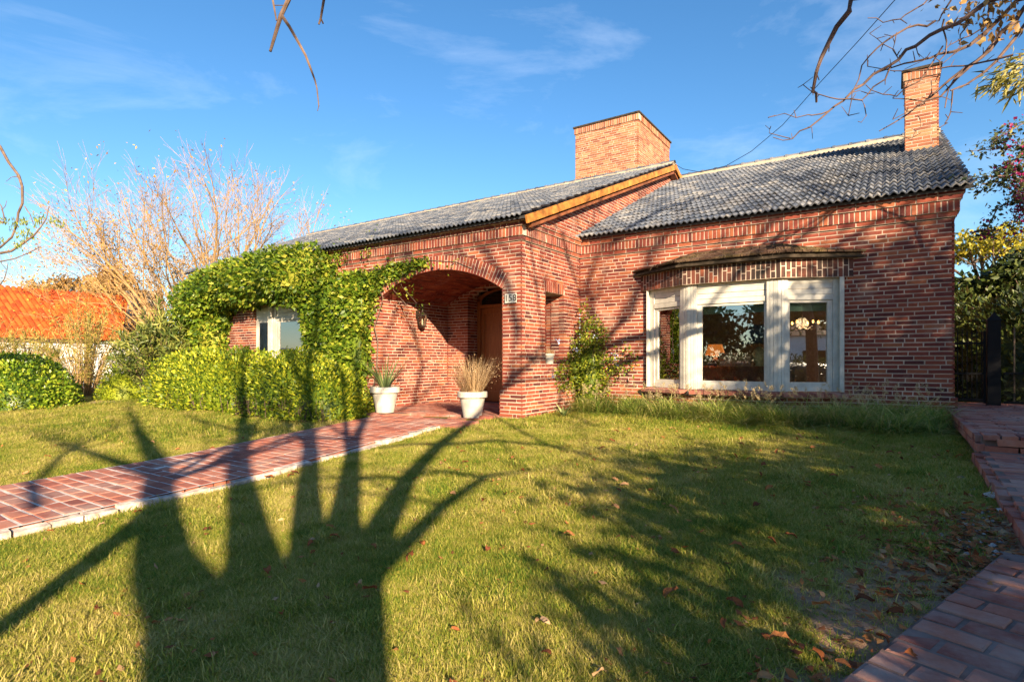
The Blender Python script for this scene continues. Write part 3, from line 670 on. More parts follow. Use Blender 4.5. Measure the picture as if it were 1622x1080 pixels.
# ------------------------------------------------------------------ roofs
TWD, TEX = 0.215, 0.34
def tile_mesh(seed):
    r = random.Random(seed); b = MB(); n = 10; top, low = [], []
    for j in range(n+1):
        x = TWD*j/n*1.02; w = 0.021*math.cos(2*math.pi*j/(n/2)); top.append((x, -0.02, 0.060+w)); low.append((x, TEX+0.02, 0.022+w))
    fr = [(p[0], p[1]+.004, p[2]-0.022) for p in top]
    b.add(top+low+fr, [(j, j+1, n+2+j, n+1+j) for j in range(n)]+[(2*n+2+j, 2*n+3+j, j+1, j) for j in range(n)])
    me = bpy.data.meshes.new('roof_tile'); me.from_pydata(b.V, [], b.F); me.materials.append(TILE)
    me.polygons.foreach_set('use_smooth', [True]*n+[False]*n); me.update(); return me
TM = [tile_mesh(s) for s in range(3)]
TV = [np.array([v.co[:] for v in m.vertices]) for m in TM]; TF = np.array([tuple(f.vertices) for f in TM[0].polygons])
def roof(x0, x1, ye, ze, yr, slope, keep, cut=0.0):
    th = math.atan(slope); U = X3; S = Vector((0, math.cos(th), math.sin(th))); N = Vector((0, -math.sin(th), math.cos(th)))
    L = (yr-ye)/math.cos(th); zr = ze+slope*(yr-ye)
    dk = MB(); sk = U*-cut; dk.add([Vector((x0+cut, ye, ze))+o_ for o_ in (Vector(), U*(x1-x0-cut), U*(x1-x0-cut)+S*L, S*L+sk)]+[Vector((x0+cut, ye, ze))-N*.04+o_ for o_ in (Vector(), U*(x1-x0-cut), U*(x1-x0-cut)+S*L, S*L+sk)], [(0, 1, 2, 3), (7, 6, 5, 4), (0, 4, 5, 1), (1, 5, 6, 2), (3, 7, 4, 0)]); b2 = Vector((0, math.cos(th), -math.sin(th)))
    N2 = Vector((0, math.sin(th), math.cos(th))); dk.box((x0, yr, zr), U*(x1-x0), b2*L, -N2*0.04)
    deck = dk.build('roof', plain('roof_deck', (0.06, 0.06, 0.065), 0.8), house)
    nc = int((x1-x0)/TWD); nrw = int(L/TEX)+1; spots = []
    for i in range(nrw):
        for j in range(nc+1):
            x = x0+j*(x1-x0-TWD)/nc; p = Vector((x, ye, ze))+S*(i*TEX-0.05)
            if p.y+S.y*TEX > yr+0.12 or x < x0+cut*(1-i*TEX/L): continue
            spots.append(p+N*rng.uniform(-.004, .005)+U*rng.uniform(-.002, .002))
    spots.sort(key=lambda p: depth(p) if -20 < proj(p)[0] < 1640 else 99)
    R = Matrix((U, S, N)).transposed(); Va, Fa, Ra = [], [], []; b = 0
    for k, p in enumerate(spots):
        Rk = R @ Matrix.Rotation(rng.gauss(0, 0.01), 3, 'X') @ Matrix.Rotation(rng.gauss(0, 0.006), 3, 'Y')
        if k < keep:
            o = bpy.data.objects.new('roof_tile', TM[k % 3]); COL.objects.link(o); o.parent = deck; o.matrix_local = Matrix.Translation(p) @ Rk.to_4x4()
        else:
            Va.append(TV[k % 3] @ np.array(Rk).T+np.array(p)); Fa.append(TF+b); b += len(TV[0]); Ra.append(np.full(len(TF), rng.random()))
    if Va: stuff(np_obj('far_roof_tiles', np.concatenate(Va), np.concatenate(Fa), TILE, deck, rnd=np.concatenate(Ra)))
    # ridge caps on a pale mortar bed
    bd = MB(); bd.bx(x0+.02, x1-.02, yr-0.115, yr+0.115, zr-0.02, zr+0.062); bd.build('ridge_bed', RIDGE_BED, deck)
    n = int((x1-x0)/0.36); rm = None
    for j in range(n):
        if rm is None:
            m = MB(); pr = [(-0.02, .122), (0.05, .122), (0.055, .104), (0.36, .098)]
            vs = [(s, q*math.cos(a), q*math.sin(a)*.8) for s, q in pr for a in [math.pi*t/7 for t in range(8)]]
            m.add(vs, [(i*8+t, (i+1)*8+t, (i+1)*8+t+1, i*8+t+1) for i in range(3) for t in range(7)]+[tuple(range(8))])
            o = m.build('ridge_tile', TILE, deck, smooth=False); rm = o.data
        else: o = bpy.data.objects.new('ridge_tile', rm); COL.objects.link(o); o.parent = deck
        o.location = (x0+j*(x1-x0)/n, yr, zr+0.058)
    return deck
roofL = roof(-22.2, KX+0.20, LE, LZ, LR, LS, 0, 5.4)
roofR = roof(KX+0.03, 0.97, RE, RZ, RR, RS, 300)
# boards along the porch gable
th = math.atan(LS); S = Vector((0, math.cos(th), math.sin(th))); N = Vector((0, -math.sin(th), math.cos(th))); LL = (LR-LE)/math.cos(th)
gb = MB(); O = Vector((KX+0.10, LE, LZ))
gb.box(O+N*-0.135+X3*0.105, X3*0.035, S*(LL+.05), N*0.14); gb.build('bargeboard', ORANGE_WOOD, house)
gb = MB(); gb.box(O+S*.2+N*-0.23-X3*0.09, X3*0.175, S*(LL-.22), N*0.055); gb.build('soffit_board', BROWN_WOOD, house)
S2b = Vector((0, math.cos(th), -math.sin(th))); N2 = Vector((0, math.sin(th), math.cos(th))); O2 = O+S*LL
gb = MB(); gb.box(O2+N2*-0.135+X3*0.100, X3*0.035, S2b*4, N2*0.14); gb.build('bargeboard', ORANGE_WOOD, house)
gb = MB(); gb.box(O2+N2*-0.23-X3*0.09, X3*0.175, S2b*4, N2*0.055); gb.build('soffit_board', BROWN_WOOD, house)
# closing walls, floor and room behind the windows
cb = MB()
cb.bx(FX0, FX0+.2, KY+.25, 16, 0, 3.7); cb.bx(-9.3, -9.25, KY+.22, WY+.3, 0, 3.6)
cb.build('end_wall', MORTAR, house)
rm = MB(); x0, x1, y0, y1, z0, z1 = -5.0, 0.45, 10.80, 15.2, 0.60, 3.15
rm.add([(x0, y0, z0), (x1, y0, z0), (x1, y1, z0), (x0, y1, z0), (x0, y0, z1), (x1, y0, z1), (x1, y1, z1), (x0, y1, z1)], [(0, 1, 2, 3), (7, 6, 5, 4), (1, 5, 6, 2), (3, 2, 6, 7), (0, 3, 7, 4)])
rm.build('room_lining', ROOM, house)

# ------------------------------------------------------------------ windows
def win(A, B, g0, g1, z_sill=0.735, z_head=2.583, z_sh=2.23, z_gl=0.885, slats=3, blind=True, name='window', glass=None):
    A, B = Vector((*A, 0)), Vector((*B, 0)); U = (B-A).normalized(); N = Vector((U.y, -U.x, 0)); L = (B-A).length
    f = MB()
    def bar(s0, s1, za, zb, n0, n1): f.box(A+U*s0+Z3*za+N*n0, U*(s1-s0), Z3*(zb-za), N*(n1-n0))
    fw = 0.075
    bar(0.002, g0-fw-.004, z_sill, z_head, -0.08, 0.0); bar(g1+fw+.004, L-.002, z_sill, z_head, -0.08, 0.0)
    bar(g0-fw, g0, z_gl-.07, z_sh-.002, -0.07, -0.018); bar(g1, g1+fw, z_gl-.07, z_sh-.002, -0.07, -0.018)
    bar(g0+.001, g1-.001, z_gl-.07, z_gl, -0.068, -0.02); bar(g0-fw, g1+fw, z_sill, z_gl-.072, -0.08, -0.004)
    bar(g0+.001, g1-.001, z_sh-.04, z_sh-.003, -0.068, -0.02); bar(g0-fw, g1+fw, z_sh+.28, z_head, -0.09, -0.006)
    w = f.build(name, WHITE, house)
    p = MB(); p.box(A+U*g0+Z3*z_gl-N*0.05, U*(g1-g0), Z3*(z_sh-.04-z_gl), N*0.006); p.build('pane', glass or GLASS, w)
    h = 0.28/slats
    for k in range(slats):
        s = MB(); n1 = -0.012 if k else 0.004
        s.box(A+U*(g0-fw-.001)+Z3*(z_sh+k*h+.004)-N*0.05, U*(g1-g0+2*fw+.002), Z3*(h-.008), N*(0.05+n1)); s.build('shutter_slat', WHITE, w)
    if blind:
        c = MB(); c.box(A+U*(g0-.03)+Z3*(z_sh-.17)-N*0.16, U*(g1-g0+.06), Z3*0.3, N*0.01); c.build('roller_blind', BLIND, w)
    return w
w1 = win(BAYW[0], BAYW[1], 0.22, 0.76); w2 = win(BAYW[1], BAYW[2], 0.235, 1.255); w3 = win(BAYW[2], BAYW[3], 0.20, 0.78)
for ci, wnd in ((1, w2), (2, w2)):                        # boarded corner posts
    P = Vector((*BAYW[ci], 0))
    for (Q, sgn) in ((Vector((*BAYW[ci-1], 0)), -1), (Vector((*BAYW[ci+1], 0)), 1)):
        U = (Q-P).normalized(); N = Vector((U.y, -U.x, 0))*sgn
        for k in range(3):
            b = MB(); b.box(P+U*(0.004+k*0.052)+Z3*0.73+N*0.002, U*0.048, Z3*1.853, N*(0.03+0.004*(k == 1))); b.build('post_board', WHITE, wnd)
    b = MB(); b.prism([(P.x-.03, P.y+.06), (P.x+.03, P.y+.06), (P.x+.012, P.y-.024), (P.x-.012, P.y-.024)], 0.73, 2.583); b.build('post', WHITE, wnd)
b = MB(); b.bx(-3.94, -3.90, 10.49, 10.56, .735, 2.583); b.build('jamb', WHITE, w1)
b = MB(); b.bx(-0.70, -0.64, 10.45, 10.56, .735, 2.583); b.build('jamb', WHITE, w3)
# rowlock sill of the bay
sl = MB(); sl.prism([(-3.93, 10.60), (-3.05, 10.12), (-1.55, 10.12), (-0.67, 10.60)], 0.655, 0.70); sill = sl.build('sill', MORTAR, house)
for k in range(3):
    A, B = Vector((*BAYW[k], 0)), Vector((*BAYW[k+1], 0)); U = (B-A).normalized(); N = Vector((U.y, -U.x, 0)); L = (B-A).length
    n = round(L/0.128)
    for j in range(n):
        b = MB(); sk = U*(0.05 if k > 0 else -0.05)
        b.box(A+U*(j*L/n+.006)+N*(-0.01)+Z3*0.668, U*(L/n-.012), N*0.17-Z3*0.02+sk, Z3*0.058, rng.random(), jit=.003); b.build('sill_brick', PAVER, sill)
# window of the left wing
w4 = win((-13.66, KY+.06), (-11.2, KY+.06), 0.95, 2.36, blind=False, glass=CLEAR)
b = MB(); b.bx(-13.5, -12.95, KY+.06, KY+.11, 0.9, 2.2); b.build('pane', CLEAR, w4)
b = MB(); b.bx(-13.02, -12.90, KY-.02, KY+.05, 0.76, 2.58); b.build('mullion', WHITE, w4)
b = MB(); n = 40
for j in range(n):
    x = -13.6+2.4*j/n; b.quad([(x, KY+.13+.012*math.sin(j*1.3), .7), (x+2.4/n, KY+.13+.012*math.sin((j+1)*1.3), .7), (x+2.4/n, KY+.13+.012*math.sin((j+1)*1.3), 2.5), (x, KY+.13+.012*math.sin(j*1.3), 2.5)])
b.build('curtain', CURTAIN, w4)
b = MB(); b.bx(-14.2, -10.8, KY+.9, KY+.95, 0.4, 3.2); b.build('room_lining', ROOM, house)
# door in its arched recess
DY = WY+0.42; dr = MB()
dr.bx(AC-.965, AC-.87, DY-.06, DY+.05, PF, 2.72); dr.bx(AC+.87, AC+.965, DY-.06, DY+.05, PF, 2.72); dr.bx(AC-.87, AC+.87, DY-.05, DY+.05, 2.50, 2.58)
for k in range(16):
    a0, a1 = math.pi*k/16, math.pi*(k+1)/16
    pt = lambda a, s, y: (AC+math.cos(a)*.97*s, y, 2.66+math.sin(a)*.30*s)
    dr.add([pt(a0, .9, DY-.06), pt(a1, .9, DY-.06), pt(a1, 1.02, DY-.06), pt(a0, 1.02, DY-.06), pt(a0, .9, DY+.05), pt(a1, .9, DY+.05)], [(0, 1, 2, 3), (0, 4, 5, 1)])
dr.bx(AC-.98, AC+.98, DY+.02, DY+.06, 2.9, 3.1)
door = dr.build('door', DOOR, house)
for sx in (-1, 1):
    lf = MB(); x0, x1 = sorted((AC+sx*.003, AC+sx*.868)); lf.bx(x0, x1, DY, DY+.045, PF+.01, 2.498)
    for (a, b2_, z0, z1) in ((.0, .1, PF+.02, 2.49), (.765, .865, PF+.02, 2.49)):
        lf.bx(x0+a, x0+b2_, DY-.016, DY-.001, z0, z1)
    for (z0, z1) in ((PF+.02, PF+.25), (1.15, 1.27), (2.36, 2.49)): lf.bx(x0+.101, x0+.764, DY-.016, DY-.001, z0, z1)
    for (z0, z1) in ((PF+.32, 1.08), (1.34, 2.29)):
        lf.bx(x0+.17, x0+.70, DY-.012, DY-.001, z0, z1)
    leaf = lf.build('door_leaf', DOOR, door)
    hb = MB(); hb.tube([(AC+sx*.07, DY-.02, 1.18), (AC+sx*.07, DY-.07, 1.18), (AC+sx*.16, DY-.07, 1.18)], .011, 8); hb.build('handle', LANTERN, door)
tg = MB(); tg.bx(AC-.9, AC+.9, DY+.005, DY+.02, 2.58, 2.95); tg.build('transom_pane', DARK_GLASS, door)
b = MB(); b.bx(AC-1.1, AC+1.1, DY+.07, DY+.12, 0, 3.3); b.build('lobby_wall', ROOM, house)
# porch floor, bowed front step, brick pad
fl = MB(); STEP = [(-9.05, 10.6), (-9.05, 7.3), (-7.78, 7.3), (-7.62, 7.85), (-6.95, 7.93), (-6.6, 8.06), (-5.80, 8.2), (-5.80, 10.6)]
fl.prism(STEP, 0.0, PF-.012); fl.bx(AC-.97, AC+.97, 10.55, 11.05, 0, PF-.01)
floor = fl.build('porch_floor', DUST, house)
pf = MB()
for i in range(24):
    for k in range(13):
        x = -8.90+k*.2517-(i % 2)*.126; y = 7.40+i*.1325
        if y < 8.0 and (x > -7.9 or x < -8.98) and not (y > 7.9 and x > -7.9 and x < -7.2): continue
        if x > -5.95 and y < 8.4: continue
        if x < -8.9 or x > -5.97: continue
        pf.box((x-.121, y-.059, PF-.05), (.242, 0, 0), (0, .118, 0), (0, 0, .05+rng.uniform(-.003, .003)), rng.random(), jit=.002)
stuff(pf.build('floor_bricks', PAVER, floor))
for (A, B) in zip(STEP[1:-2], STEP[2:-1]):
    A3, B3 = Vector((*A, 0)), Vector((*B, 0)); U = (B3-A3).normalized(); Nn = Vector((U.y, -U.x, 0)); L = (B3-A3).length; n = max(1, round(L/.235))
    for r_ in range(2):
        for k in range(n):
            b = MB(); b.box(A3+U*(k*L/n+.006)+Nn*(.012+.012*r_)+Z3*(.105+.071*r_), U*(L/n-.012), Nn*-.10, Z3*.062, rng.random(), jit=.003); b.build('step_brick', PAVER, floor)
pad = MB(); pad.prism([(-6.62, 8.0), (-6.55, 7.72), (-6.0, 7.80), (-5.9, 8.1)], 0.0, 0.17); padp = pad.build('pot_plinth', WHITEWASH, house)
for k in range(6):
    b = MB(); a = k/5; b.box((-6.60+a*.55, 7.70+.08*a, .10), (.10, .012, .005), (.02, .18, .01), (0, 0, .105+rng.uniform(-.01, .01)), rng.random(), jit=.01); b.build('plinth_brick', PAVER, padp)
# house number
np_ = MB(); np_.bx(-5.755, -5.515, KY-.035, KY-.012, 2.265, 2.43); plate = np_.build('number_plate', WHITE, None, origin=(-5.635, KY-.02, 2.265))
tag(plate, 'white plate with the number 158 on the porch pier', 'sign')
fc = bpy.data.curves.new('numerals', 'FONT'); fc.body = '158'; fc.size = 0.165; fc.align_x = 'CENTER'; fc.align_y = 'CENTER'; fc.extrude = 0.002; fc.space_character = 1.08
fo = bpy.data.objects.new('numerals', fc); COL.objects.link(fo); nm_ = bpy.data.meshes.new_from_object(fo.evaluated_get(bpy.context.evaluated_depsgraph_get())); bpy.data.objects.remove(fo)
nm_.materials.clear(); nm_.materials.append(plain('numeral_black', (0.03, 0.025, 0.02), 0.6)); fo = bpy.data.objects.new('numerals', nm_); COL.objects.link(fo); fo.parent = plate
fo.location = (0.0, -0.0185, 0.0825); fo.rotation_euler = (math.pi/2, 0, 0)

# ------------------------------------------------------------------ things in the room
t = thing('dresser', 'long brown wooden dresser just inside the bay window', 'dresser', (-2.3, 10.95, .62))
b = MB(); b.bx(-3.15, -1.45, 10.75, 11.2, .61, 1.10); b.build('body', CHEST, t)
b = MB(); b.bx(-3.18, -1.42, 10.72, 11.22, 1.10, 1.135); b.build('top', CHEST, t)
def lamp(label, c, base_r, base_h, s0, s1, sz0, sz1, mb_, ms):
    t = thing('table_lamp', label, 'lamp', c)
    b = MB(); b.lathe([(base_r*.6, 0), (base_r*.65, .01), (base_r*.5, .03), (base_r*.85, base_h*.3), (base_r, base_h*.62), (base_r*.8, base_h*.85), (base_r*.35, base_h), (.012, base_h+.02), (.012, sz1-.04)], c, 20); b.build('base', mb_, t, smooth=True)
    b = MB(); n = 24; vs = []
    for (q, z) in ((s0, sz0), (s1, sz1)):
        for j in range(n): a = 2*math.pi*j/n; vs.append((c[0]+q*math.cos(a), c[1]+q*math.sin(a), c[2]+z))
    b.add(vs, [(j, (j+1) % n, n+(j+1) % n, n+j) for j in range(n)]); b.build('lamp_shade', ms, t, smooth=True)
p = at(1133, 579, 10.45); lamp('table lamp with an orange shade on the dresser in the bay window', (p.x, p.y, 1.136), .06, .16, .18, .12, .20, .40, LANTERN, SHADE_ORANGE)
p = at(1203, 577, 10.15); lamp('large table lamp with blue shade and pale green vase base', (p.x, p.y, 1.136), .125, .34, .30, .17, .41, .74, VASE, SHADE_BLUE)
for (u, v0, v1, w, lab) in ((1153, 558, 579, .27, 'larger tan keepsake box standing on the dresser behind glass'), (1179, 564, 579, .24, 'smaller tan box between the larger box and the blue lamp')):
    p = at(u, v1, 10.2); h = (v1-v0)/FPX*10.2; t = thing('keepsake_box', lab, 'box', (p.x, p.y, 1.136))
    b = MB(); b.box((p.x-w/2, p.y-.08, 1.136), (w, .02, 0), (0, .14, 0), (0, 0, h*.78)); b.build('body', TAN_BOX, t)
    b = MB(); b.box((p.x-w/2-.006, p.y-.088, 1.139+h*.78), (w+.012, .02, 0), (0, .154, 0), (0, 0, h*.22)); b.build('lid', TAN_BOX, t)
p = at(1271, 511, 11.7); t = thing('chandelier', 'brass chandelier with small lit bulbs seen through the right pane', 'chandelier', (p.x, p.y, 3.14))
b = MB(); b.tube([(p.x, p.y, 3.15), (p.x, p.y, p.z-.12)], .012, 6); b.lathe([(.02, 0), (.05, .03), (.03, .08), (.015, .12)], (p.x, p.y, p.z-.16), 12); b.build('stem', LANTERN, t)
for k in range(6):
    a = k*math.pi/3+.3; c = Vector((p.x+.30*math.cos(a), p.y+.30*math.sin(a), p.z))
    b = MB(); b.tube([(p.x, p.y, p.z-.10), (p.x+.15*math.cos(a), p.y+.15*math.sin(a), p.z-.15), (c.x, c.y, c.z-.08), (c.x, c.y, c.z-.03)], .008, 5); arm = b.build('arm', LANTERN, t)
    ld = None
    b = MB(); b.lathe([(.006, -.03), (.02, -.01), (.022, .005), (.012, .03), (.003, .045)], c, 8); b.build('bulb', BULB, arm)

for nm_, loc_, w_ in (('chandelier_light', (p.x, p.y, p.z-.02), 26), ('lamp_light', tuple(at(1133, 556, 10.45)), 5)):
    ld = bpy.data.lights.new(nm_, 'POINT'); ld.energy = w_; ld.color = (1.0, .62, .30); ld.shadow_soft_size = .12; lo = bpy.data.objects.new(nm_, ld); COL.objects.link(lo); lo.location = loc_

# ------------------------------------------------------------------ porch things
t = thing('wall_lantern', 'dark metal lantern on a bracket inside the porch', 'lantern', (-9.0, 9.5, 2.1))
lc = Vector((-8.87, 9.5, 2.16))
b = MB(); b.tube([(-9.03, 9.5, 2.30), (-8.95, 9.5, 2.42), (lc.x, lc.y, 2.43), (lc.x, lc.y, 2.37)], .012, 6); b.bx(-9.035, -9.015, 9.45, 9.55, 2.2, 2.38); b.build('bracket', LANTERN, t)
b = MB(); b.lathe([(.13, 0), (.125, .012), (.05, .085), (.02, .10), (.02, .13)], (lc.x, lc.y, 2.25), 6); b.build('cap', LANTERN, t)
b = MB(); b.lathe([(.015, -.05), (.05, -.02), (.085, 0), (.085, .02)], (lc.x, lc.y, 2.02), 6); b.build('base', LANTERN, t)
b = MB(); b.lathe([(.075, 0), (.11, .20)], (lc.x, lc.y, 2.045), 6); b.build('glass', glass_mat('lantern_glass', .1, (.85, .8, .7)), t)
for k in range(6):
    a = k*math.pi/3; b = MB(); b.tube([(lc.x+.082*math.cos(a), lc.y+.082*math.sin(a), 2.04), (lc.x+.118*math.cos(a), lc.y+.118*math.sin(a), 2.25)], .007, 4); b.build('bar', LANTERN, t)
b = MB(); b.lathe([(.02, 0), (.02, .10), (.008, .13)], (lc.x, lc.y, 2.05), 8); b.build('candle', WHITE, t)
def big_pot(c, s=1.0):
    b = MB(); b.lathe([(q*s, z*s) for q, z in ((.165, 0), (.175, .006), (.245, .385), (.248, .39), (.285, .392), (.290, .40), (.290, .495), (.283, .503), (.262, .503), (.255, .47), (.02, .45))], c, 40); return b
pc = (-6.27, 8.02, PF-.035)
t = thing('planter', 'white tapered planter of dry tan grass beside the porch pier', 'planter', pc)
big_pot(pc, .93).build('pot', POT, t, smooth=False)
n = 520; a = nr.random(n)*6.28; q = .2*np.sqrt(nr.random(n)); P = np.stack([pc[0]+q*np.cos(a), pc[1]+q*np.sin(a), np.full(n, pc[2]+.46)], 1)
D = np.stack([np.cos(a)*(.08+.45*q/.2), np.sin(a)*(.08+.45*q/.2), np.full(n, 1.0)], 1)+nr.normal(size=(n, 3))*.13
V, F, R = blades(P, D, .60, .006, .22, 4); np_obj('dry_grass', V, F, L_DRY, t, rnd=R)
tipP = V.reshape(n, -1, 3)[:, -1]; k = nr.integers(0, n, 900); LP = tipP[k]-nr.random((900, 1))*.25*unit(D)[k]+nr.normal(size=(900, 3))*.012
np_obj('seed_heads', *leaf_arrays(LP, nr.normal(size=(900, 3))+[0, 0, .6], .022, .5)[:2], L_DRY, t)
pc = (-8.02, 7.56, PF)
t = thing('planter', 'white tapered planter with a spiky green plant beside the hedge', 'planter', pc)
big_pot(pc, .97).build('pot', POT, t)
n = 44; a = nr.random(n)*6.28; P = np.stack([pc[0]+.05*np.cos(a), pc[1]+.05*np.sin(a), np.full(n, pc[2]+.44)], 1)
D = np.stack([np.cos(a)*.55, np.sin(a)*.55, .55+.7*nr.random(n)], 1)
V, F, R = blades(P, D, .72, .034, .25, 5); np_obj('leaves', V, F, L_SPIKE, t, rnd=R)
pc = (-5.45, 9.36, 1.172)
t = thing('small_planter', 'small white planter on the ledge of the narrow porch opening', 'planter', pc)
b = MB(); b.lathe([(.075, 0), (.085, .16), (.10, .162), (.10, .20), (.09, .20), (.085, .18), (.01, .17)], pc, 20); b.build('pot', POT, t)
n = 90; P = np.tile(np.array(pc)+[0, 0, .17], (n, 1))+nr.normal(size=(n, 3))*[.03, .03, 0]; D = nr.normal(size=(n, 3))*[.4, .4, .1]+[0, 0, 1]
V, F, R = blades(P, D, .16, .006, .3, 3); np_obj('dry_plant', V, F, L_DRY, t, rnd=R)
# overhead cable
pts = [(1065, 258, 16.2), (1082, 268, 16.0), (1110, 273, 15.6), (1150, 263, 15), (1190, 240, 14.2), (1240, 198, 13.0), (1300, 130, 11.5), (1360, 65, 10), (1425, -8, 8.5), (1500, -95, 7.4), (1700, -330, 6.0)]
b = MB(); b.tube([at(*p) for p in pts], .0075, 6); tag(b.build('overhead_cable', IRON), 'thin black service cable sagging from the gable across the sky', 'cable')

# ------------------------------------------------------------------ plants: helpers
def branch(mb, p, d, L, r, lev, rg, tips, spread=.6, up=.15, kids=(3, 5), shrink=.68, segs=4, wob=.12, taper=.55, minr=.0025):
    pts, rad = [Vector(p)], [r]; d = Vector(d).normalized()
    for i in range(segs):
        d = (d+Vector((rg.gauss(0, wob), rg.gauss(0, wob), rg.gauss(0, wob)+up*.3))).normalized()
        pts.append(pts[-1]+d*L/segs); rad.append(r*(1-(1-taper)*(i+1)/segs))
    mb.tube(pts, rad, 7 if r > .05 else 5 if r > .015 else 3, cap=False)
    if lev == 0: tips.append((pts[-1], d)); tips.append((pts[len(pts)//2], d)); return
    for k in range(rg.randint(*kids)):
        f = rg.uniform(.3, 1.0); i = min(segs-1, int(f*segs)); q = pts[i].lerp(pts[i+1], f*segs-i)
        nd_ = (d+Vector((rg.gauss(0, spread), rg.gauss(0, spread), rg.gauss(0, spread)*.7+up))).normalized()
        branch(mb, q, nd_, L*rg.uniform(shrink*.75, shrink*1.2), max(minr, rad[i]*rg.uniform(.45, .68)), lev-1, rg, tips, spread, up, kids, shrink, max(3, segs-1), wob, taper, minr)
    nd_ = d; branch(mb, pts[-1], nd_, L*shrink, max(minr, rad[-1]), lev-1, rg, tips, spread, up, kids, shrink, max(3, segs-1), wob, taper, minr)
def ell_points(n, c, r, shell=.35, flat_bottom=True, bumps=0.0, seed=0):
    d = unit(nr.normal(size=(n, 3)))
    if flat_bottom: d[:, 2] = np.where(d[:, 2] < -.15, np.abs(d[:, 2]), d[:, 2])
    b = 1+bumps*(np.sin(d[:, 0]*5+seed)*np.cos(d[:, 1]*6-seed)+.6*np.sin(d[:, 2]*7+d[:, 0]*9+seed))
    s = (1-shell*nr.random(n)**1.5)*b
    return np.asarray(c)+d*np.asarray(r)*s[:, None], d
def core_blob(name, c, r, mat, parent, k=.84, zmin=None):
    b = MB(); n, m = 22, 12; vs = []
    for i in range(m+1):
        a = -math.pi/2+math.pi*i/m
        for j in range(n):
            t_ = 2*math.pi*j/n; q = k*(1+.08*math.sin(3*t_+i)+.06*math.sin(5*t_-2*i))
            z = c[2]+r[2]*q*math.sin(a); z = max(z, zmin) if zmin is not None else z
            vs.append((c[0]+r[0]*q*math.cos(a)*math.cos(t_), c[1]+r[1]*q*math.cos(a)*math.sin(t_), z))
    b.add(vs, [(i*n+j, i*n+(j+1) % n, (i+1)*n+(j+1) % n, (i+1)*n+j) for i in range(m) for j in range(n)], .1)
    return b.build(name, mat, parent, smooth=True)
def super_shrub(name, label, cat, c, r, n, size, mat, bumps=.06, group=None, seed=0, pw=2.2, width=.5, twigs=0):
    """clipped mound: squarish section, leaf sprays all over, dark twigs inside"""
    t = thing(name, label, cat, (c[0], c[1], G(c[0], c[1])), group)
    z0 = G(c[0], c[1]); d = unit(nr.normal(size=(n, 3))); d[:, 2] = np.abs(d[:, 2])*1.0-.05*nr.random(n)
    f = (np.abs(d)**pw).sum(1)**(-1/pw); d2 = d*f[:, None]
    w = bumps*(np.sin(d2[:, 0]*r[0]*3.1+seed)*np.cos(d2[:, 1]*r[1]*3.7+seed*2)+np.sin(d2[:, 2]*4+d2[:, 0]*r[0]*1.9+seed)+.7*np.sin(d2[:, 0]*r[0]*7.3+d2[:, 2]*r[2]*6+seed))
    s = (1-.30*nr.random(n)**1.6)*(1+w)*np.where(nr.random(n) < .035, 1.0+.10*nr.random(n), 1.0)
    P = np.array([c[0], c[1], z0])+d2*np.asarray(r)*s[:, None]; P[:, 2] = np.maximum(P[:, 2], z0+.04)
    D = d+nr.normal(size=(n, 3))*.65+[0, 0, .35]
    V, F, R = leaf_arrays(P, D, size, width); np_obj('foliage', V, F, mat, t, rnd=R)
    k = .80; b = MB(); nn, m = 26, 9; vs = []
    for i in range(m+1):
        a = math.pi/2*i/m
        for j in range(nn):
            ta = 2*math.pi*j/nn; dv = np.array([math.cos(a)*math.cos(ta), math.cos(a)*math.sin(ta), math.sin(a)]); q = (np.abs(dv)**pw).sum()**(-1/pw)*k
            vs.append((c[0]+dv[0]*q*r[0], c[1]+dv[1]*q*r[1], z0-.02+dv[2]*q*r[2]))
    b.add(vs, [(i*nn+j, i*nn+(j+1) % nn, (i+1)*nn+(j+1) % nn, (i+1)*nn+j) for i in range(m) for j in range(nn)], .05)
    b.build('inner_foliage', mat, t, smooth=True)
    if twigs:
        tb = MB()
        for i in range(twigs):
            ta = rng.uniform(math.pi, 2*math.pi); x = c[0]+r[0]*rng.uniform(.2, .97)*math.cos(ta); y = c[1]-r[1]*rng.uniform(.80, 1.0)*math.sqrt(max(.05, 1-((x-c[0])/r[0])**4))
            p0 = Vector((x, y+.1, z0)); tb.tube([p0, p0+Vector((rng.uniform(-.1, .1), -.04, .16)), p0+Vector((rng.uniform(-.2, .2), -.02, .38))], [.008, .006, .003], 4)
        stuff(tb.build('stems', BARK, t))
    return t

# ------------------------------------------------------------------ hedges and shrubs
super_shrub('clipped_hedge', 'long clipped yellow-green hedge mound under the left wing window', 'hedge', (-13.1, 7.05), (2.75, 1.0, 1.36), 19000, .072, L_HEDGE, .055, 'clipped mounds before the left wing', 1, twigs=26)
super_shrub('clipped_hedge', 'middle clipped hedge mound with bare twigs showing at its foot', 'hedge', (-10.15, 6.98), (1.15, .92, 1.22), 9500, .066, L_HEDGE, .055, 'clipped mounds before the left wing', 4, twigs=40)
super_shrub('clipped_hedge', 'low clipped hedge mound nearest the front walk and planter', 'hedge', (-8.95, 6.92), (.95, .85, 1.0), 8000, .062, L_HEDGE, .04, 'clipped mounds before the left wing', 9, twigs=24)
super_shrub('clipped_hedge', 'rounded glossy green hedge at the far left edge of the lawn', 'hedge', (-18.35, 4.75), (1.9, 1.25, 1.34), 11000, .075, L_HEDGE2, .03, None, 6, width=.62)
super_shrub('small_shrub', 'small yellow-green shrub beside the white wall at left', 'shrub', (-17.6, 7.0), (.75, .75, .95), 3800, .06, L_HEDGE, .07, None, 3)
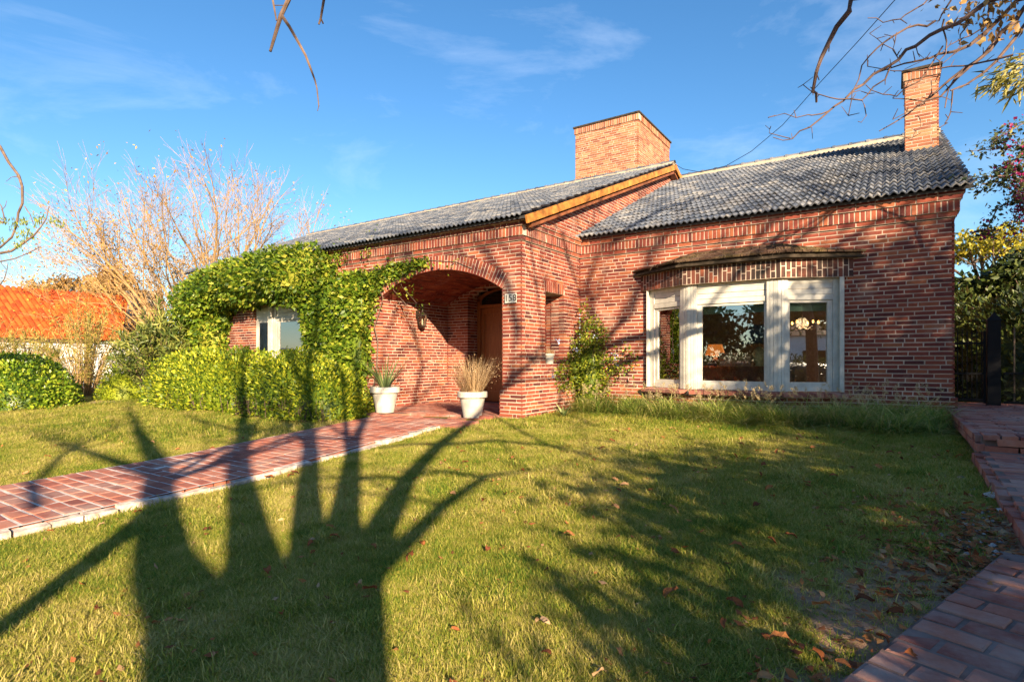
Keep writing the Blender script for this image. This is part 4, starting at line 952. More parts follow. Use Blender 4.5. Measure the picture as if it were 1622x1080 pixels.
def loose_shrub(name, label, c, r, nst, nl, size, width, mat, droop=.0, seed=0, stem=BARK):
    """upright stems carrying long leaves"""
    z0 = G(c[0], c[1]); t = thing(name, label, 'shrub', (c[0], c[1], z0)); rg = random.Random(seed); b = MB(); parts = []
    for i in range(nst):
        a = rg.uniform(0, 6.28); q = math.sqrt(rg.random()); h = r[2]*(1-.45*q*q)*rg.uniform(.75, 1.05)
        p0 = Vector((c[0]+.25*r[0]*q*math.cos(a), c[1]+.25*r[1]*q*math.sin(a), z0)); p2 = Vector((c[0]+r[0]*q*math.cos(a), c[1]+r[1]*q*math.sin(a), z0+h)); p1 = (p0+p2)/2+Vector((0, 0, .15*h))
        b.tube([p0, p1, p2], [.013, .009, .003], 4, cap=False)
        k = nl//nst; f = .10+.90*nr.random(k)**.8; A0, A1, A2 = np.array(p0), np.array(p1), np.array(p2)
        P = ((1-f)**2)[:, None]*A0+(2*f*(1-f))[:, None]*A1+(f**2)[:, None]*A2+nr.normal(size=(k, 3))*.03
        D = unit(A2-A0[None])*.8+nr.normal(size=(k, 3))*.55-[0, 0, droop]
        parts.append(leaf_arrays(P, np.broadcast_to(D, (k, 3)), size, width))
    stuff(b.build('stems', stem, t)); V, F, R = join(parts); np_obj('foliage', V, F, mat, t, rnd=R); return t
loose_shrub('oleander', 'bushy oleander with long narrow leaves behind the clipped hedge', (-16.75, 7.5), (1.35, 1.1, 2.6), 90, 8500, .19, .19, L_OLEANDER, .1, 5)
loose_shrub('wispy_shrub', 'tall thin yellow-green shrub in front of the orange roof', (-20.6, 7.0), (1.7, 1.3, 3.0), 70, 5200, .13, .15, L_WISPY, .1, 8, BARK_TAN)
loose_shrub('wispy_shrub', 'sparse yellowish shrub at the far left edge before the orange roof', (-23.6, 5.3), (1.5, 1.3, 3.1), 40, 2300, .12, .13, L_WISPY, .1, 18, BARK_TAN)
loose_shrub('wispy_shrub', 'leafy yellow-green shrub against the white wall left of centre hedges', (-21.9, 6.0), (1.2, 1.0, 2.3), 50, 3800, .13, .16, L_WISPY, .1, 38, BARK_TAN)
loose_shrub('wispy_shrub', 'drooping grey-green shrub leaning against the white garden wall', (-19.6, 7.9), (.9, .7, 1.9), 30, 1500, .11, .15, L_OLEANDER, .4, 28)

# creeper over the left wing
vt = thing('creeper', 'thick green creeper hanging over the left wing and beside the porch arch', 'climbing plant', (-10.2, 8.25, .2))
parts = []; cores = []
def vine_blob(c, r, n, size=.095):
    P, d = ell_points(n, c, r, .3, False, .07, c[0]); P[:, 1] = np.minimum(P[:, 1], KY-.02)
    D = d*.6+nr.normal(size=(n, 3))*.6+[0, -.35, -.25]; parts.append(leaf_arrays(P, D, size, .62))
    cores.append((c, r))
for (x, y, z, rx, ry, rz, n) in ((-15.9, 8.1, 2.75, .9, .7, .72, 2600), (-14.9, 8.1, 3.1, 1.1, .7, .62, 3200), (-13.6, 8.05, 3.2, 1.2, .72, .64, 3600), (-12.3, 8.05, 3.25, 1.1, .7, .68, 3600), (-11.2, 8.1, 3.15, .95, .6, .78, 3600),
                             (-16.3, 8.2, 2.1, .8, .55, .8, 1700), (-15.5, 8.2, 1.9, .75, .42, .95, 2200), (-15.1, 8.25, 2.35, .5, .3, .4, 700), (-10.6, 8.15, 2.5, .75, .45, .85, 3200), (-10.5, 8.15, 1.9, .7, .42, .9, 3000), (-10.1, 8.15, 1.2, .62, .40, .8, 2600), (-9.75, 8.2, 2.25, .62, .30, .8, 2400), (-9.7, 8.2, 2.8, .7, .24, .35, 1400), (-9.6, 8.15, 1.3, .45, .33, .8, 1500), (-10.3, 8.1, .6, .5, .35, .5, 1300)):
    vine_blob((x, y, z), (rx, ry, rz), n)
for (x, z, rx, rz, n) in ((-9.1, 2.95, .45, .22, 520), (-8.7, 3.05, .4, .17, 420), (-8.25, 3.12, .38, .13, 330), (-7.85, 3.18, .3, .09, 190), (-9.25, 2.6, .3, .3, 420)):
    P = np.array([x, KY-.05, z])+nr.normal(size=(n, 3))*[rx*.5, .035, rz*.55]; P[:, 1] = np.minimum(P[:, 1], KY-.012); parts.append(leaf_arrays(P, nr.normal(size=(n, 3))*.7+[0, -.4, -.2], .075, .65))
for (x, z, n) in ((-9.3, 3.5, 40), (-9.1, 3.75, 30), (-10.2, 3.55, 160), (-6.9, 3.05, 10)):
    P = np.array([x, KY-.11, z])+nr.normal(size=(n, 3))*[.15, .03, .12]; parts.append(leaf_arrays(P, nr.normal(size=(n, 3))+[0, -.4, 0], .06, .6))
for (x, y, z, n) in ((-8.55, 8.38, 2.75, 30), (-8.2, 8.45, 2.62, 34), (-8.0, 8.5, 2.35, 14)):   # a loose spray in the arch
    P = np.array([x, y, z])+nr.normal(size=(n, 3))*[.09, .06, .10]; parts.append(leaf_arrays(P, nr.normal(size=(n, 3)), .06, .5))
V, F, R = join(parts); np_obj('foliage', V, F, L_VINE, vt, rnd=R)
for c, r in cores: core_blob('inner_foliage', c, (r[0], r[1]*.9, r[2]), L_VINE, vt, .74)
b = MB()
for i in range(14):
    x = rng.uniform(-10.9, -9.5); pts = [(x, KY-.06, .15)]
    while pts[-1][2] < 3.1: pts.append((pts[-1][0]+rng.gauss(0, .12), KY-.05-.05*rng.random(), pts[-1][2]+.3))
    b.tube(pts, [.018-.001*j for j in range(len(pts))], 5, cap=False)
b.tube([(-9.0, KY-.03, 2.8), (-8.4, KY-.02, 3.1), (-7.6, KY-.02, 3.22), (-6.9, KY-.02, 3.12), (-6.5, KY-.02, 2.95)], .006, 4)
for q in ((-8.75, 2.95), (-8.5, 3.0)):
    b.tube([(q[0], KY, q[1]), (q[0]+.1, KY+.06, q[1]-.25), (q[0]+.3, KY+.1, q[1]-.45), (q[0]+.45, KY+.12, q[1]-.6)], .005, 4)
stuff(b.build('stems', BARK, vt))

# climber and bed beside the bay window
ct = thing('flowering_climber', 'yellow-green climber with pale blue flowers in the corner by the porch', 'climbing plant', (-5.15, 10.3, .25))
parts = []
for (x, y, z, rx, ry, rz, n) in ((-5.05, 10.25, .75, .42, .30, .5, 1500), (-5.1, 10.2, 1.3, .38, .28, .45, 1300), (-5.0, 10.3, 1.75, .32, .22, .35, 800), (-5.3, 9.75, .95, .22, .35, .35, 500), (-4.7, 10.35, 1.1, .35, .16, .35, 400), (-5.2, 10.35, 2.2, .1, .1, .3, 110), (-4.35, 10.42, 1.25, .3, .1, .3, 160)):
    P, d = ell_points(n, (x, y, z), (rx, ry, rz), .6, False, .15, x); P[:, 1] = np.minimum(P[:, 1], WY-.03); P[:, 0] = np.maximum(P[:, 0], KX+.03); parts.append(leaf_arrays(P, d+nr.normal(size=(n, 3))*.7, .058, .5))
V, F, R = join(parts); np_obj('foliage', V, F, L_CLIMB, ct, rnd=R)
core_blob('inner_foliage', (-5.08, 10.28, .9), (.3, .2, .7), L_CLIMB, ct, .8)
fp = []
for (u, v, t_) in ((912, 554, 10.9), (975, 561, 11.2), (974, 572, 11.2), (978, 580, 11.2), (876, 595, 10.5), (884, 539, 10.6), (945, 535, 11.3)):
    c = np.array(at(u, v, t_)); c[1] = min(c[1], WY-.05); fp.append(leaf_arrays(c+nr.normal(size=(16, 3))*.022, nr.normal(size=(16, 3)), .035, .8))
V, F, R = join(fp); np_obj('flowers', V, F, L_BLUE, ct, rnd=R)
b = MB()
for i in range(9):
    x, y = -5.1+rng.gauss(0, .08), 10.3+rng.gauss(0, .05); pts = [(x, y, .2)]
    for k in range(5): pts.append((pts[-1][0]+rng.gauss(.02, .08), min(WY-.04, pts[-1][1]+rng.gauss(0, .05)), pts[-1][2]+rng.uniform(.2, .4)))
    b.tube(pts, [.01, .009, .008, .006, .005, .003], 4, cap=False)
stuff(b.build('stems', BARK, ct))
ac = at(893, 648, 9.9); ac.z = G(ac.x, ac.y); t = thing('agave', 'small grey-green agave at the foot of the porch wall', 'plant', ac)
n = 16; a = np.arange(n)*2.4; P = np.tile(np.array(ac)+[0, 0, .02], (n, 1)); D = np.stack([np.cos(a), np.sin(a), .5+nr.random(n)*.9], 1)
V, F, R = blades(P, D, .24, .05, .15, 4); np_obj('leaves', V, F, L_SPIKE, t, rnd=R)
# ornamental grass bed below the bay window
parts = []; seeds = []
for i in range(210):
    x = rng.uniform(-4.9, .5); f0 = 9.25-.17*(x+4.6); y = rng.uniform(f0, 9.9 if -3.9 < x < -.7 else 10.3)
    z = G(x, y); n = 85; a = nr.random(n)*6.28; el = .35+1.0*nr.random(n)
    P = np.array([x, y, z])+nr.normal(size=(n, 3))*[.05, .05, 0]; D = np.stack([np.cos(a)*np.cos(el), np.sin(a)*np.cos(el)-.15, np.sin(el)], 1)
    parts.append(blades(P, D, rng.uniform(.34, .54), .010, .75, 4))
    for k in range(rng.randint(0, 2)):
        c = np.array([x+rng.gauss(0, .15), y-.1+rng.gauss(0, .15), z+rng.uniform(.30, .52)]); m = 34
        ax = unit(np.array([[rng.gauss(0, .5), rng.gauss(0, .5), .6]]))[0]; f = nr.random((m, 1))*.085
        seeds.append(leaf_arrays(c+ax*f+nr.normal(size=(m, 3))*.009, nr.normal(size=(m, 3))*.6+ax, .026, .25))
V, F, R = join(parts); og = np_obj('ornamental_grass', V, F, L_ORN, rnd=R); stuff(og); og['label'] = 'arching ornamental grass in the bed under the bay window'; og['category'] = 'grass'
V, F, R = join(seeds); np_obj('plumes', V, F, L_SEED, og, rnd=R)

# ------------------------------------------------------------------ neighbours and far trees, left
nb = thing('neighbour_house', 'house with a bright orange tiled roof behind the left hedges', 'house', (-29, 6, 0))
OT = pieces('orange_tile', [(0, (0.36, 0.052, 0.012)), (0.5, (0.52, 0.090, 0.015)), (1, (0.60, 0.14, 0.025))], rough=.7, mott=.3)
hx, ex, zr, ze, y0, y1 = -32.0, -27.8, 4.42, 2.10, 4.0, 12.8
b = MB(); b.add([(ex, y0, ze), (ex, y1-2.0, ze), (hx, y1, zr), (hx, y0, zr), (hx-4.2, y1-1, ze), (hx-4.2, y0, ze)], [(0, 1, 2, 3), (3, 2, 4, 5), (1, 4, 2)], .4); rfn = b.build('roof', OT, nb)
Ss = Vector((hx-ex, 0, zr-ze)); b = MB(); n = int((y1-y0)/.20)
for j in range(n):
    yy = y0+j*.20
    for k in range(14):
        f0, f1 = k/14, (k+1)/14+.02
        e = 1 if yy < y1-2.0+2.0*f0-.2 else 0
        if not e: continue
        p0 = Vector((ex, yy, ze))+Ss*f0; p1 = Vector((ex, yy, ze))+Ss*f1; r_ = rng.random(); pr = []
        for (p, h, w) in ((p0, .06, .095), (p1, .035, .08)):
            for a in (0, .25, .5, .75, 1): pr.append(p+Vector((0, .10-w+2*w*a, h*math.sin(math.pi*a)*1.3)))
        b.add(pr, [(i, i+1, i+6, i+5) for i in range(4)]+[(4, 3, 2, 1, 0)], r_)
stuff(b.build('roof_tiles', OT, rfn))
b = MB(); b.bx(-35.5, -28.3, y0, y1-2.6, 0, 2.1); b.build('wall', WHITE_WALL, nb)
b = MB(); p = at(222, 480, 30); b.bx(p.x-.8, p.x+.8, p.y-.5, p.y+.8, 0, 4.9); b.build('gable_block', plain('cream_render', (.62, .50, .36), .9), nb)
b = MB(); b.bx(-25.2, -25.0, -4, 12.5, -.2, 1.78); b.bx(-25.24, -24.96, -4.02, 12.52, 1.78, 1.84); tag(b.build('garden_wall', WHITE_WALL, None, origin=(-25.1, 4, 0)), 'low white garden wall behind the left hedges', 'wall')
def bare_tree(name, label, base, stems, seed, lev=3, mat=BARK_TAN, L=3.2, r=.12, spread=.42, up=.2, kids=(3, 4), leafn=0, lmat=None, lsize=.1, pick=None, shrink=.66, cluster=3, clump=.12, minr=.0025):
    t = thing(name, label, 'tree', base); rg = random.Random(seed); b = MB(); tips = []
    for (d, f) in stems: branch(b, Vector(base)+Vector((rg.uniform(-.2, .2), rg.uniform(-.2, .2), 0)), d, L*f, r*(.7+.3*f), lev, rg, tips, spread, up, kids, shrink, 5, minr=minr)
    b.build('trunk', mat, t)
    if leafn:
        P = np.array([p[:] for p, d in tips])
        if pick is not None: w = pick(P); P = P[nr.random(len(P)) < w]
        k = max(1, leafn//max(1, len(P))); P = np.repeat(P, k, 0)+nr.normal(size=(len(P)*k, 3))*clump
        V, F, R = leaf_arrays(P, nr.normal(size=P.shape)-[0, 0, .3], lsize, .45); np_obj('crown', V, F, lmat, t, rnd=R)
    return t
bt = at(322, 590, 27.0); bt.z = .1
stems = []
Lft = Vector((-RT[0], -RT[1], 0))                      # towards the picture's left
for (s, u_, f) in ((1.55, .55, 1.0), (1.25, .8, 1.05), (1.0, 1.0, 1.0), (.72, 1.15, 1.0), (.45, 1.2, 1.05), (.2, 1.3, 1.05), (-.05, 1.3, 1.1), (-.3, 1.3, 1.1), (-.55, 1.2, 1.05), (-.85, 1.0, 1.1), (-1.15, .8, 1.1), (-1.5, .62, 1.05), (1.75, .35, .9), (-.7, 1.1, 1.15), (-1.0, 1.05, 1.15), (-1.3, .85, 1.15), (-.4, 1.3, 1.0), (1.4, .6, 1.1)):
    stems.append((Lft*s+Vector((0, 0, u_))+Vector((FW[0], FW[1], 0))*rng.uniform(-.5, .5), f))
left = np.array([Lft.x, Lft.y])
bare_tree('bare_tree', 'wide bare fan-shaped tree with a few yellow leaves behind the creeper', bt, stems, 21, 5, BARK_TAN, 3.9, .12, .40, .04, (2, 3), 14000, L_AUTUMN, .11, minr=.006,
          pick=lambda P: np.clip(.08+.42*(((P[:, :2]-np.array([bt.x, bt.y])) @ left) > .3)*(P[:, 2] < 7.5)+.06*(P[:, 2] > 7.5), 0, 1), clump=.28)
def leafy_tree(name, label, base, h, blobs, mat, n, size, trunk_r=.16, bark=BARK, width=.5, shell=.8, bumps=.15):
    """blobs (dx, dy, z, rx, ry, rz): leaf clumps carried by limbs from one trunk"""
    t = thing(name, label, 'tree', base); b = MB(); base = Vector(base); top = base+Vector((rng.uniform(-.15, .15), rng.uniform(-.15, .15), h))
    b.tube([base, base.lerp(top, .5)+Vector((.06, -.05, 0)), top], [trunk_r, trunk_r*.8, trunk_r*.6], 8); parts = []
    for (dx, dy, z, rx, ry, rz) in blobs:
        c = Vector((base.x+dx, base.y+dy, z)); mid = top.lerp(c, .5)+Vector((0, 0, -.1*rz)); b.tube([top, mid, c], [trunk_r*.5, trunk_r*.3, trunk_r*.1], 5, cap=False)
        for k in range(5):
            e = c+Vector((rng.uniform(-.8, .8)*rx, rng.uniform(-.8, .8)*ry, rng.uniform(-.3, .8)*rz)); b.tube([mid, (mid+e)/2+Vector((0, 0, .05)), e], [trunk_r*.16, trunk_r*.1, .006], 4, cap=False)
        k = max(30, int(n*rx*rz/sum(q[3]*q[5] for q in blobs)))
        P, d = ell_points(k, c, (rx, ry, rz), shell, False, bumps, dx+z); parts.append(leaf_arrays(P, d*.4+nr.normal(size=P.shape)*.8-[0, 0, .2], size, width))
    b.build('trunk', bark, t); V, F, R = join(parts); np_obj('crown', V, F, mat, t, rnd=R); return t
def blobs_in(n, rx, ry, z0, z1, r, rg):
    out = []
    for i in range(n):
        a = rg.uniform(0, 6.28); z = rg.uniform(0, 1); q = math.sqrt(rg.random())*math.sqrt(max(.15, 1-(2*z-.8)**2*.6)); s = rg.uniform(.7, 1.2)*r
        out.append((rx*q*math.cos(a), ry*q*math.sin(a), z0+(z1-z0)*z, s, s, s*.75))
    return out
for (u, v, t_, lab, rr, sd) in ((115, 560, 38, 'rust-coloured tree with sky showing through above the orange roof', 2.3, 1), (188, 560, 36, 'round rust-coloured tree right of its twin above the orange roof', 2.2, 2), (45, 560, 46, 'small far rust-coloured tree at left beyond the orange roof', 1.8, 3)):
    p = at(u, v, t_); p.z = 0; rg = random.Random(sd); leafy_tree('far_tree', lab, p, 3.4, blobs_in(15, rr, rr, 4.3, 6.6-(.6 if sd == 3 else 0), .85, rg), L_RUST, 3600, .24)

# ------------------------------------------------------------------ right side: gate, fence, shrubs, trees
gt = thing('iron_gate', 'black iron garden gate with a square post right of the house', 'gate', (1.2, 11.5, .55))
b = MB(); b.bx(1.23, 1.39, 11.42, 11.58, .5, 1.86); b.add([(1.215, 11.405, 1.86), (1.405, 11.405, 1.86), (1.405, 11.595, 1.86), (1.215, 11.595, 1.86), (1.32, 11.5, 2.0)], [(0, 1, 4), (1, 2, 4), (2, 3, 4), (3, 0, 4), (3, 2, 1, 0)]); b.build('post', IRON, gt)
b = MB(); b.bx(.80, 1.20, 11.47, 11.51, .60, .64); b.bx(.80, 1.20, 11.47, 11.51, 1.02, 1.05); b.bx(.80, 1.20, 11.47, 11.51, 1.5, 1.53); b.bx(.78, .81, 11.46, 11.52, .57, 1.7); b.bx(1.185, 1.215, 11.46, 11.52, .57, 1.7); b.build('frame', IRON, gt)
for k in range(6):
    b = MB(); x = .86+k*.06; b.bx(x, x+.014, 11.482, 11.498, .64, 1.66); b.add([(x-.004, 11.48, 1.66), (x+.018, 11.48, 1.66), (x+.018, 11.50, 1.66), (x-.004, 11.50, 1.66), (x+.007, 11.49, 1.74)], [(0, 1, 4), (1, 2, 4), (2, 3, 4), (3, 0, 4)]); b.build('bar', IRON, gt)
def mesh_panel(x0, x1, y, z0, z1, p=.035):
    b = MB(); n = int((x1-x0+z1-z0)/p)
    for k in range(n):
        for s in (0, 1):
            a = k*p; xa, za = (x0+a, z0) if a < x1-x0 else (x1, z0+a-(x1-x0)); xb, zb = (x0, z0+a) if a < z1-z0 else (x0+a-(z1-z0), z1)
            if s: xa, xb = x0+x1-xa, x0+x1-xb
            b.tube([(xa, y+s*.004, za), (xb, y+s*.004, zb)], .002, 3, cap=False)
    return b
mesh_panel(.82, 1.18, 11.5, .64, 1.02).build('mesh_panel', IRON, gt)
ft = thing('iron_fence', 'black iron fence with wire mesh right of the gate post', 'fence', (2.4, 11.5, .55))
b = MB(); b.bx(1.43, 3.6, 11.48, 11.51, .58, .61); b.bx(1.43, 3.6, 11.48, 11.51, 1.03, 1.06); b.build('rail', IRON, ft); mesh_panel(1.43, 3.6, 11.5, .61, 1.03).build('mesh_panel', IRON, ft)
RUSTY = plain('weathered_bar', (.16, .11, .07), .7, .2, 12, .2)
for k in range(9):
    b = MB(); x = 1.55+k*.2; b.bx(x, x+.018, 11.515, 11.533, .58, 1.75); b.build('bar', RUSTY, ft)
def at_g(u, t_): p = at(u, 600, t_); p.z = .3; return p
leafy_tree('yellow_tree', 'flat-topped tree with yellow-green crown right of the house', at_g(1562, 19), 3.4, [(-1.3, .3, 4.9, .9, .9, .45), (-.5, 0, 5.25, 1.0, .9, .42), (.5, .1, 5.35, 1.0, .9, .45), (1.4, .2, 5.0, .9, .9, .5), (0, .8, 5.0, 1.0, .9, .4), (-1.7, .1, 4.45, .5, .6, .35), (.9, -.5, 4.6, .7, .6, .4), (1.8, 0, 4.4, .8, .7, .5)], L_YELLOW, 4200, .15, .15)
rg = random.Random(5)
leafy_tree('evergreen_tree', 'dark evergreen just behind the iron gate beside the house', at_g(1540, 14.5), 1.2, blobs_in(14, 1.0, .9, .9, 3.1, .6, rg), L_DARK, 5200, .15, .12)
leafy_tree('evergreen_tree', 'tall dark evergreen behind the fence at the right edge', at_g(1632, 14.0), 2.0, blobs_in(26, 1.1, 1.1, 1.2, 3.7, .6, rg), L_DARK, 9000, .15, .16)
leafy_tree('evergreen_tree', 'dark shrubby tree in the gap under the yellow crown', at_g(1578, 16.5), 1.2, blobs_in(16, 1.5, .9, .8, 2.9, .7, rg), L_DARK, 6000, .15, .12)
super_shrub('dark_hedge', 'dark leafy hedge filling the space behind the iron gate and fence', 'hedge', (2.5, 14.3), (2.1, .9, 2.1), 7000, .13, L_DARK, .08)
# bougainvillea arching in from the right
bg = thing('bougainvillea', 'arching bougainvillea with magenta bracts at the right edge', 'shrub', (2.9, 10.9, .4)); b = MB(); lp, fpk = [], []
root = at(1700, 560, 8.3); root.z = .4
for (pts, fl) in (([(1660, 330), (1600, 300), (1575, 285), (1550, 295)], 0), ([(1665, 250), (1612, 230), (1580, 236), (1538, 239)], 0), ([(1660, 300), (1600, 278), (1560, 280), (1512, 290)], 0), ([(1665, 350), (1610, 315), (1580, 330), (1562, 365), (1556, 372)], 0), ([(1660, 270), (1600, 262), (1578, 275), (1545, 312)], 0), ([(1670, 200), (1622, 195), (1585, 215), (1570, 228)], 0), ([(1670, 330), (1625, 300), (1612, 330), (1600, 372)], 1), ([(1670, 230), (1620, 240), (1600, 262), (1590, 290)], 1), ([(1670, 380), (1630, 340), (1612, 300), (1606, 262)], 1), ([(1660, 250), (1625, 270), (1615, 300), (1618, 350)], 1)):
    W = [at(u, v, 8.2+rng.uniform(-.25, .25)) for u, v in pts]; b.tube([root, root.lerp(W[0], .5)+Vector((.3, 0, .6))]+W, [.03, .02]+[.009]*(len(W)-1)+[.003], 5, cap=False)
    for p0, p1 in zip(W[:-1], W[1:]):
        k = 60; f = nr.random((k, 1)); P = np.array(p0)*(1-f)+np.array(p1)*f+nr.normal(size=(k, 3))*.055
        lp.append(leaf_arrays(P, nr.normal(size=(k, 3))+np.array(p1-p0)*.5, .06, .55))
        if fl or rng.random() < .12:
            k = 30; f = nr.random((k, 1)); P = np.array(p0)*(1-f)+np.array(p1)*f+nr.normal(size=(k, 3))*.06; fpk.append(leaf_arrays(P, nr.normal(size=(k, 3)), .045, .9))
for c in ((1672, 300), (1680, 350), (1668, 240)):
    P = np.array(at(*c, 8.3))+nr.normal(size=(500, 3))*[.22, .22, .28]; lp.append(leaf_arrays(P, nr.normal(size=(500, 3)), .07, .55))
stuff(b.build('stems', BARK, bg)); V, F, R = join(lp); np_obj('foliage', V, F, L_BOUG, bg, rnd=R); V, F, R = join(fpk); np_obj('flowers', V, F, L_PINK, bg, rnd=R)
# bamboo at the right edge: canes low down and a spray up high
bm = thing('bamboo', 'yellowing bamboo with leafy canes at the right edge of the picture', 'bamboo', (2.6, 10.4, .45)); b = MB(); lp = []
for (u0, u1, v1, t_) in ((1615, 1613, 520, 10.5), (1604, 1600, 530, 10.7), (1625, 1628, 500, 10.3), (1640, 1650, 300, 9.5), (1655, 1640, 60, 7.5)):
    p0 = at(u0+6, 640, t_); p0.z = .4; p1 = at(u1, v1, t_); b.tube([p0, p0.lerp(p1, .5), p1], [.016, .014, .006], 6)
    k = 190; f = .35+.65*nr.random((k, 1)); P = np.array(p0)*(1-f)+np.array(p1)*f+nr.normal(size=(k, 3))*[.13, .13, .06]; lp.append(leaf_arrays(P, nr.normal(size=(k, 3))-[0, 0, .5], .10, .22))
for (u, v) in ((1610, 105), (1600, 118), (1590, 122), (1618, 95), (1625, 130), (1580, 128), (1612, 135)):
    k = 34; e = at(u, v, 6.2); s = at(1690, 70, 6.3); b.tube([s, (s+e)/2, e], [.008, .006, .002], 4, cap=False)
    P = np.array(e)+nr.normal(size=(k, 3))*[.07, .07, .045]; lp.append(leaf_arrays(P, np.array([-.5, -.3, -.55])+nr.normal(size=(k, 3))*.35, .15, .15))
b.tube([(at(1690, 70, 6.3)), at(1720, 200, 6.6), at(1740, 640, 7.0)], [.012, .02, .03], 6); b.build('canes', plain('yellow_cane', (.42, .36, .10), .5, .2, 8, .1), bm); V, F, R = join(lp); np_obj('foliage', V, F, L_BAMBOO, bm, rnd=R)

# ------------------------------------------------------------------ the trees behind the lens that shade the lawn
# many-stemmed bare tree; its limbs are laid out across the sun (q) and upwards (h)
AC_ = -3.0
st = thing('shade_tree', 'large bare many-stemmed tree overhanging the lawn from behind the viewpoint', 'tree', qa(-.3, AC_, -.35))
b = MB(); tips = []; rg = random.Random(33)
LIMBS = [([(-.38, -.3), (-.36, 1.0), (-.36, 1.7), (-.4, 2.1)], [.44, .35, .35, .27], 0),
 ([(-.42, 1.4), (-.55, 1.85), (-.84, 2.12), (-1.09, 2.31), (-1.4, 2.64), (-1.77, 3.13), (-2.0, 3.42), (-3.17, 4.48), (-4.47, 5.75)], [.2, .19, .15, .14, .13, .12, .11, .08, .04], 1),
 ([(-1.59, 2.9), (-1.56, 2.37), (-1.6, 2.04), (-1.7, 1.6)], [.09, .085, .075, .05], 0),
 ([(-1.85, 3.24), (-2.8, 3.71), (-3.57, 4.08), (-4.89, 4.7)], [.08, .055, .045, .02], 1),
 ([(-1.77, 3.13), (-1.65, 3.57), (-1.58, 3.95)], [.05, .04, .02], 1),
 ([(-2.5, 2.9), (-3.17, 3.38), (-3.68, 4.04), (-3.86, 4.82)], [.05, .045, .04, .02], 1),
 ([(-.38, 1.8), (-.44, 2.04), (-.64, 2.41), (-.96, 2.95), (-1.25, 3.53), (-1.56, 4.28), (-1.88, 4.91), (-2.2, 5.8)], [.25, .2, .145, .13, .12, .11, .10, .05], 1),
 ([(-.2, 1.6), (-.17, 2.05), (-.26, 2.37), (-.37, 2.88), (-.46, 3.58), (-.63, 4.4), (-.8, 5.4)], [.25, .2, .13, .12, .11, .09, .05], 1),
 ([(-.1, 1.6), (-.03, 2.12), (-.04, 2.56), (.01, 3.13), (.07, 3.86), (.22, 4.5), (.4, 5.4)], [.22, .16, .13, .11, .09, .08, .04], 1),
 ([(-.02, 1.8), (.04, 2.12), (.2, 2.42), (.54, 2.96), (1.07, 3.55), (2.0, 4.38), (2.9, 5.2)], [.18, .15, .11, .09, .08, .06, .03], 1),
 ([(.08, 2.05), (.13, 2.17), (.4, 2.35), (.72, 2.6), (1.29, 2.92), (1.7, 2.95)], [.09, .08, .06, .05, .035, .015], 1),
 ([(-1.88, 4.91), (-2.2, 6.6), (-2.12, 8.4), (-1.95, 9.4)], [.095, .085, .06, .03], 1), ([(-.63, 4.4), (-.76, 6.1), (-.69, 7.4), (-.69, 8.8)], [.09, .085, .06, .03], 1),
 ([(.22, 4.5), (.10, 6.3), (.6, 8.1), (1.07, 8.8)], [.08, .06, .045, .02], 1), ([(.9, 5.0), (1.97, 6.2), (2.2, 6.1)], [.045, .035, .02], 0), ([(1.4, 5.6), (1.62, 6.5), (1.48, 7.05), (1.17, 7.8), (1.0, 8.6)], [.045, .04, .04, .03, .02], 1),
 ([(2.0, 4.38), (2.75, 5.1), (2.86, 6.0), (2.72, 6.9), (2.42, 7.62), (1.9, 8.4)], [.07, .065, .055, .05, .04, .02], 1), ([(2.8, 5.2), (3.5, 5.7), (3.3, 6.9), (3.1, 7.8)], [.045, .04, .035, .02], 1),
 ([(2.85, 5.5), (4.1, 5.75), (4.92, 5.95), (4.74, 7.45), (5.0, 8.4)], [.05, .06, .07, .06, .03], 1), ([(4.5, 5.9), (5.36, 6.5), (5.6, 7.6), (6.4, 8.6)], [.05, .045, .04, .02], 1), ([(4.74, 7.2), (3.9, 8.2), (3.4, 9.0)], [.04, .035, .02], 1),
 ([(5.0, 8.0), (6.6, 9.2), (8.6, 9.9)], [.05, .05, .03], 1),
 ([(1.14, 3.66), (.71, 3.69), (.25, 3.62)], [.035, .03, .015], 0), ([(1.16, 3.6), (1.85, 3.62), (2.47, 3.38), (2.6, 3.1)], [.04, .035, .03, .02], 0),
 ([(2.5, 4.7), (2.5, 4.31), (2.38, 3.54), (2.45, 3.22)], [.03, .03, .03, .025], 0), ([(.4, 2.75), (.53, 3.01), (.92, 3.04), (1.25, 2.89)], [.03, .025, .025, .015], 0)]
for k, (pts, rad, tw) in enumerate(LIMBS):
    ja = 0 if k == 0 else rg.uniform(-.35, .35); W = [qa(q, AC_+ja*min(1, i*.25), h+ja*min(1, i*.25)*-.335) for i, (q, h) in enumerate(pts)]
    b.tube(W, rad, 10 if rad[0] > .1 else 6, cap=True)
    if tw:
        for j in range(5):
            i = rg.randrange(len(W)//2, len(W)); d = (QX*rg.uniform(-1, 1)+AXV*rg.uniform(-.5, .5)+Vector((0, 0, rg.uniform(.3, 1.0))))
            branch(b, W[i], d, rg.uniform(1.0, 1.7), max(.012, rad[i]*.45), 2, rg, tips, .45, .15, (2, 3), .65, 4)
        branch(b, W[-1], W[-1]-W[-2], 1.6, rad[-1], 3, rg, tips, .4, .15, (2, 4), .68, 4)
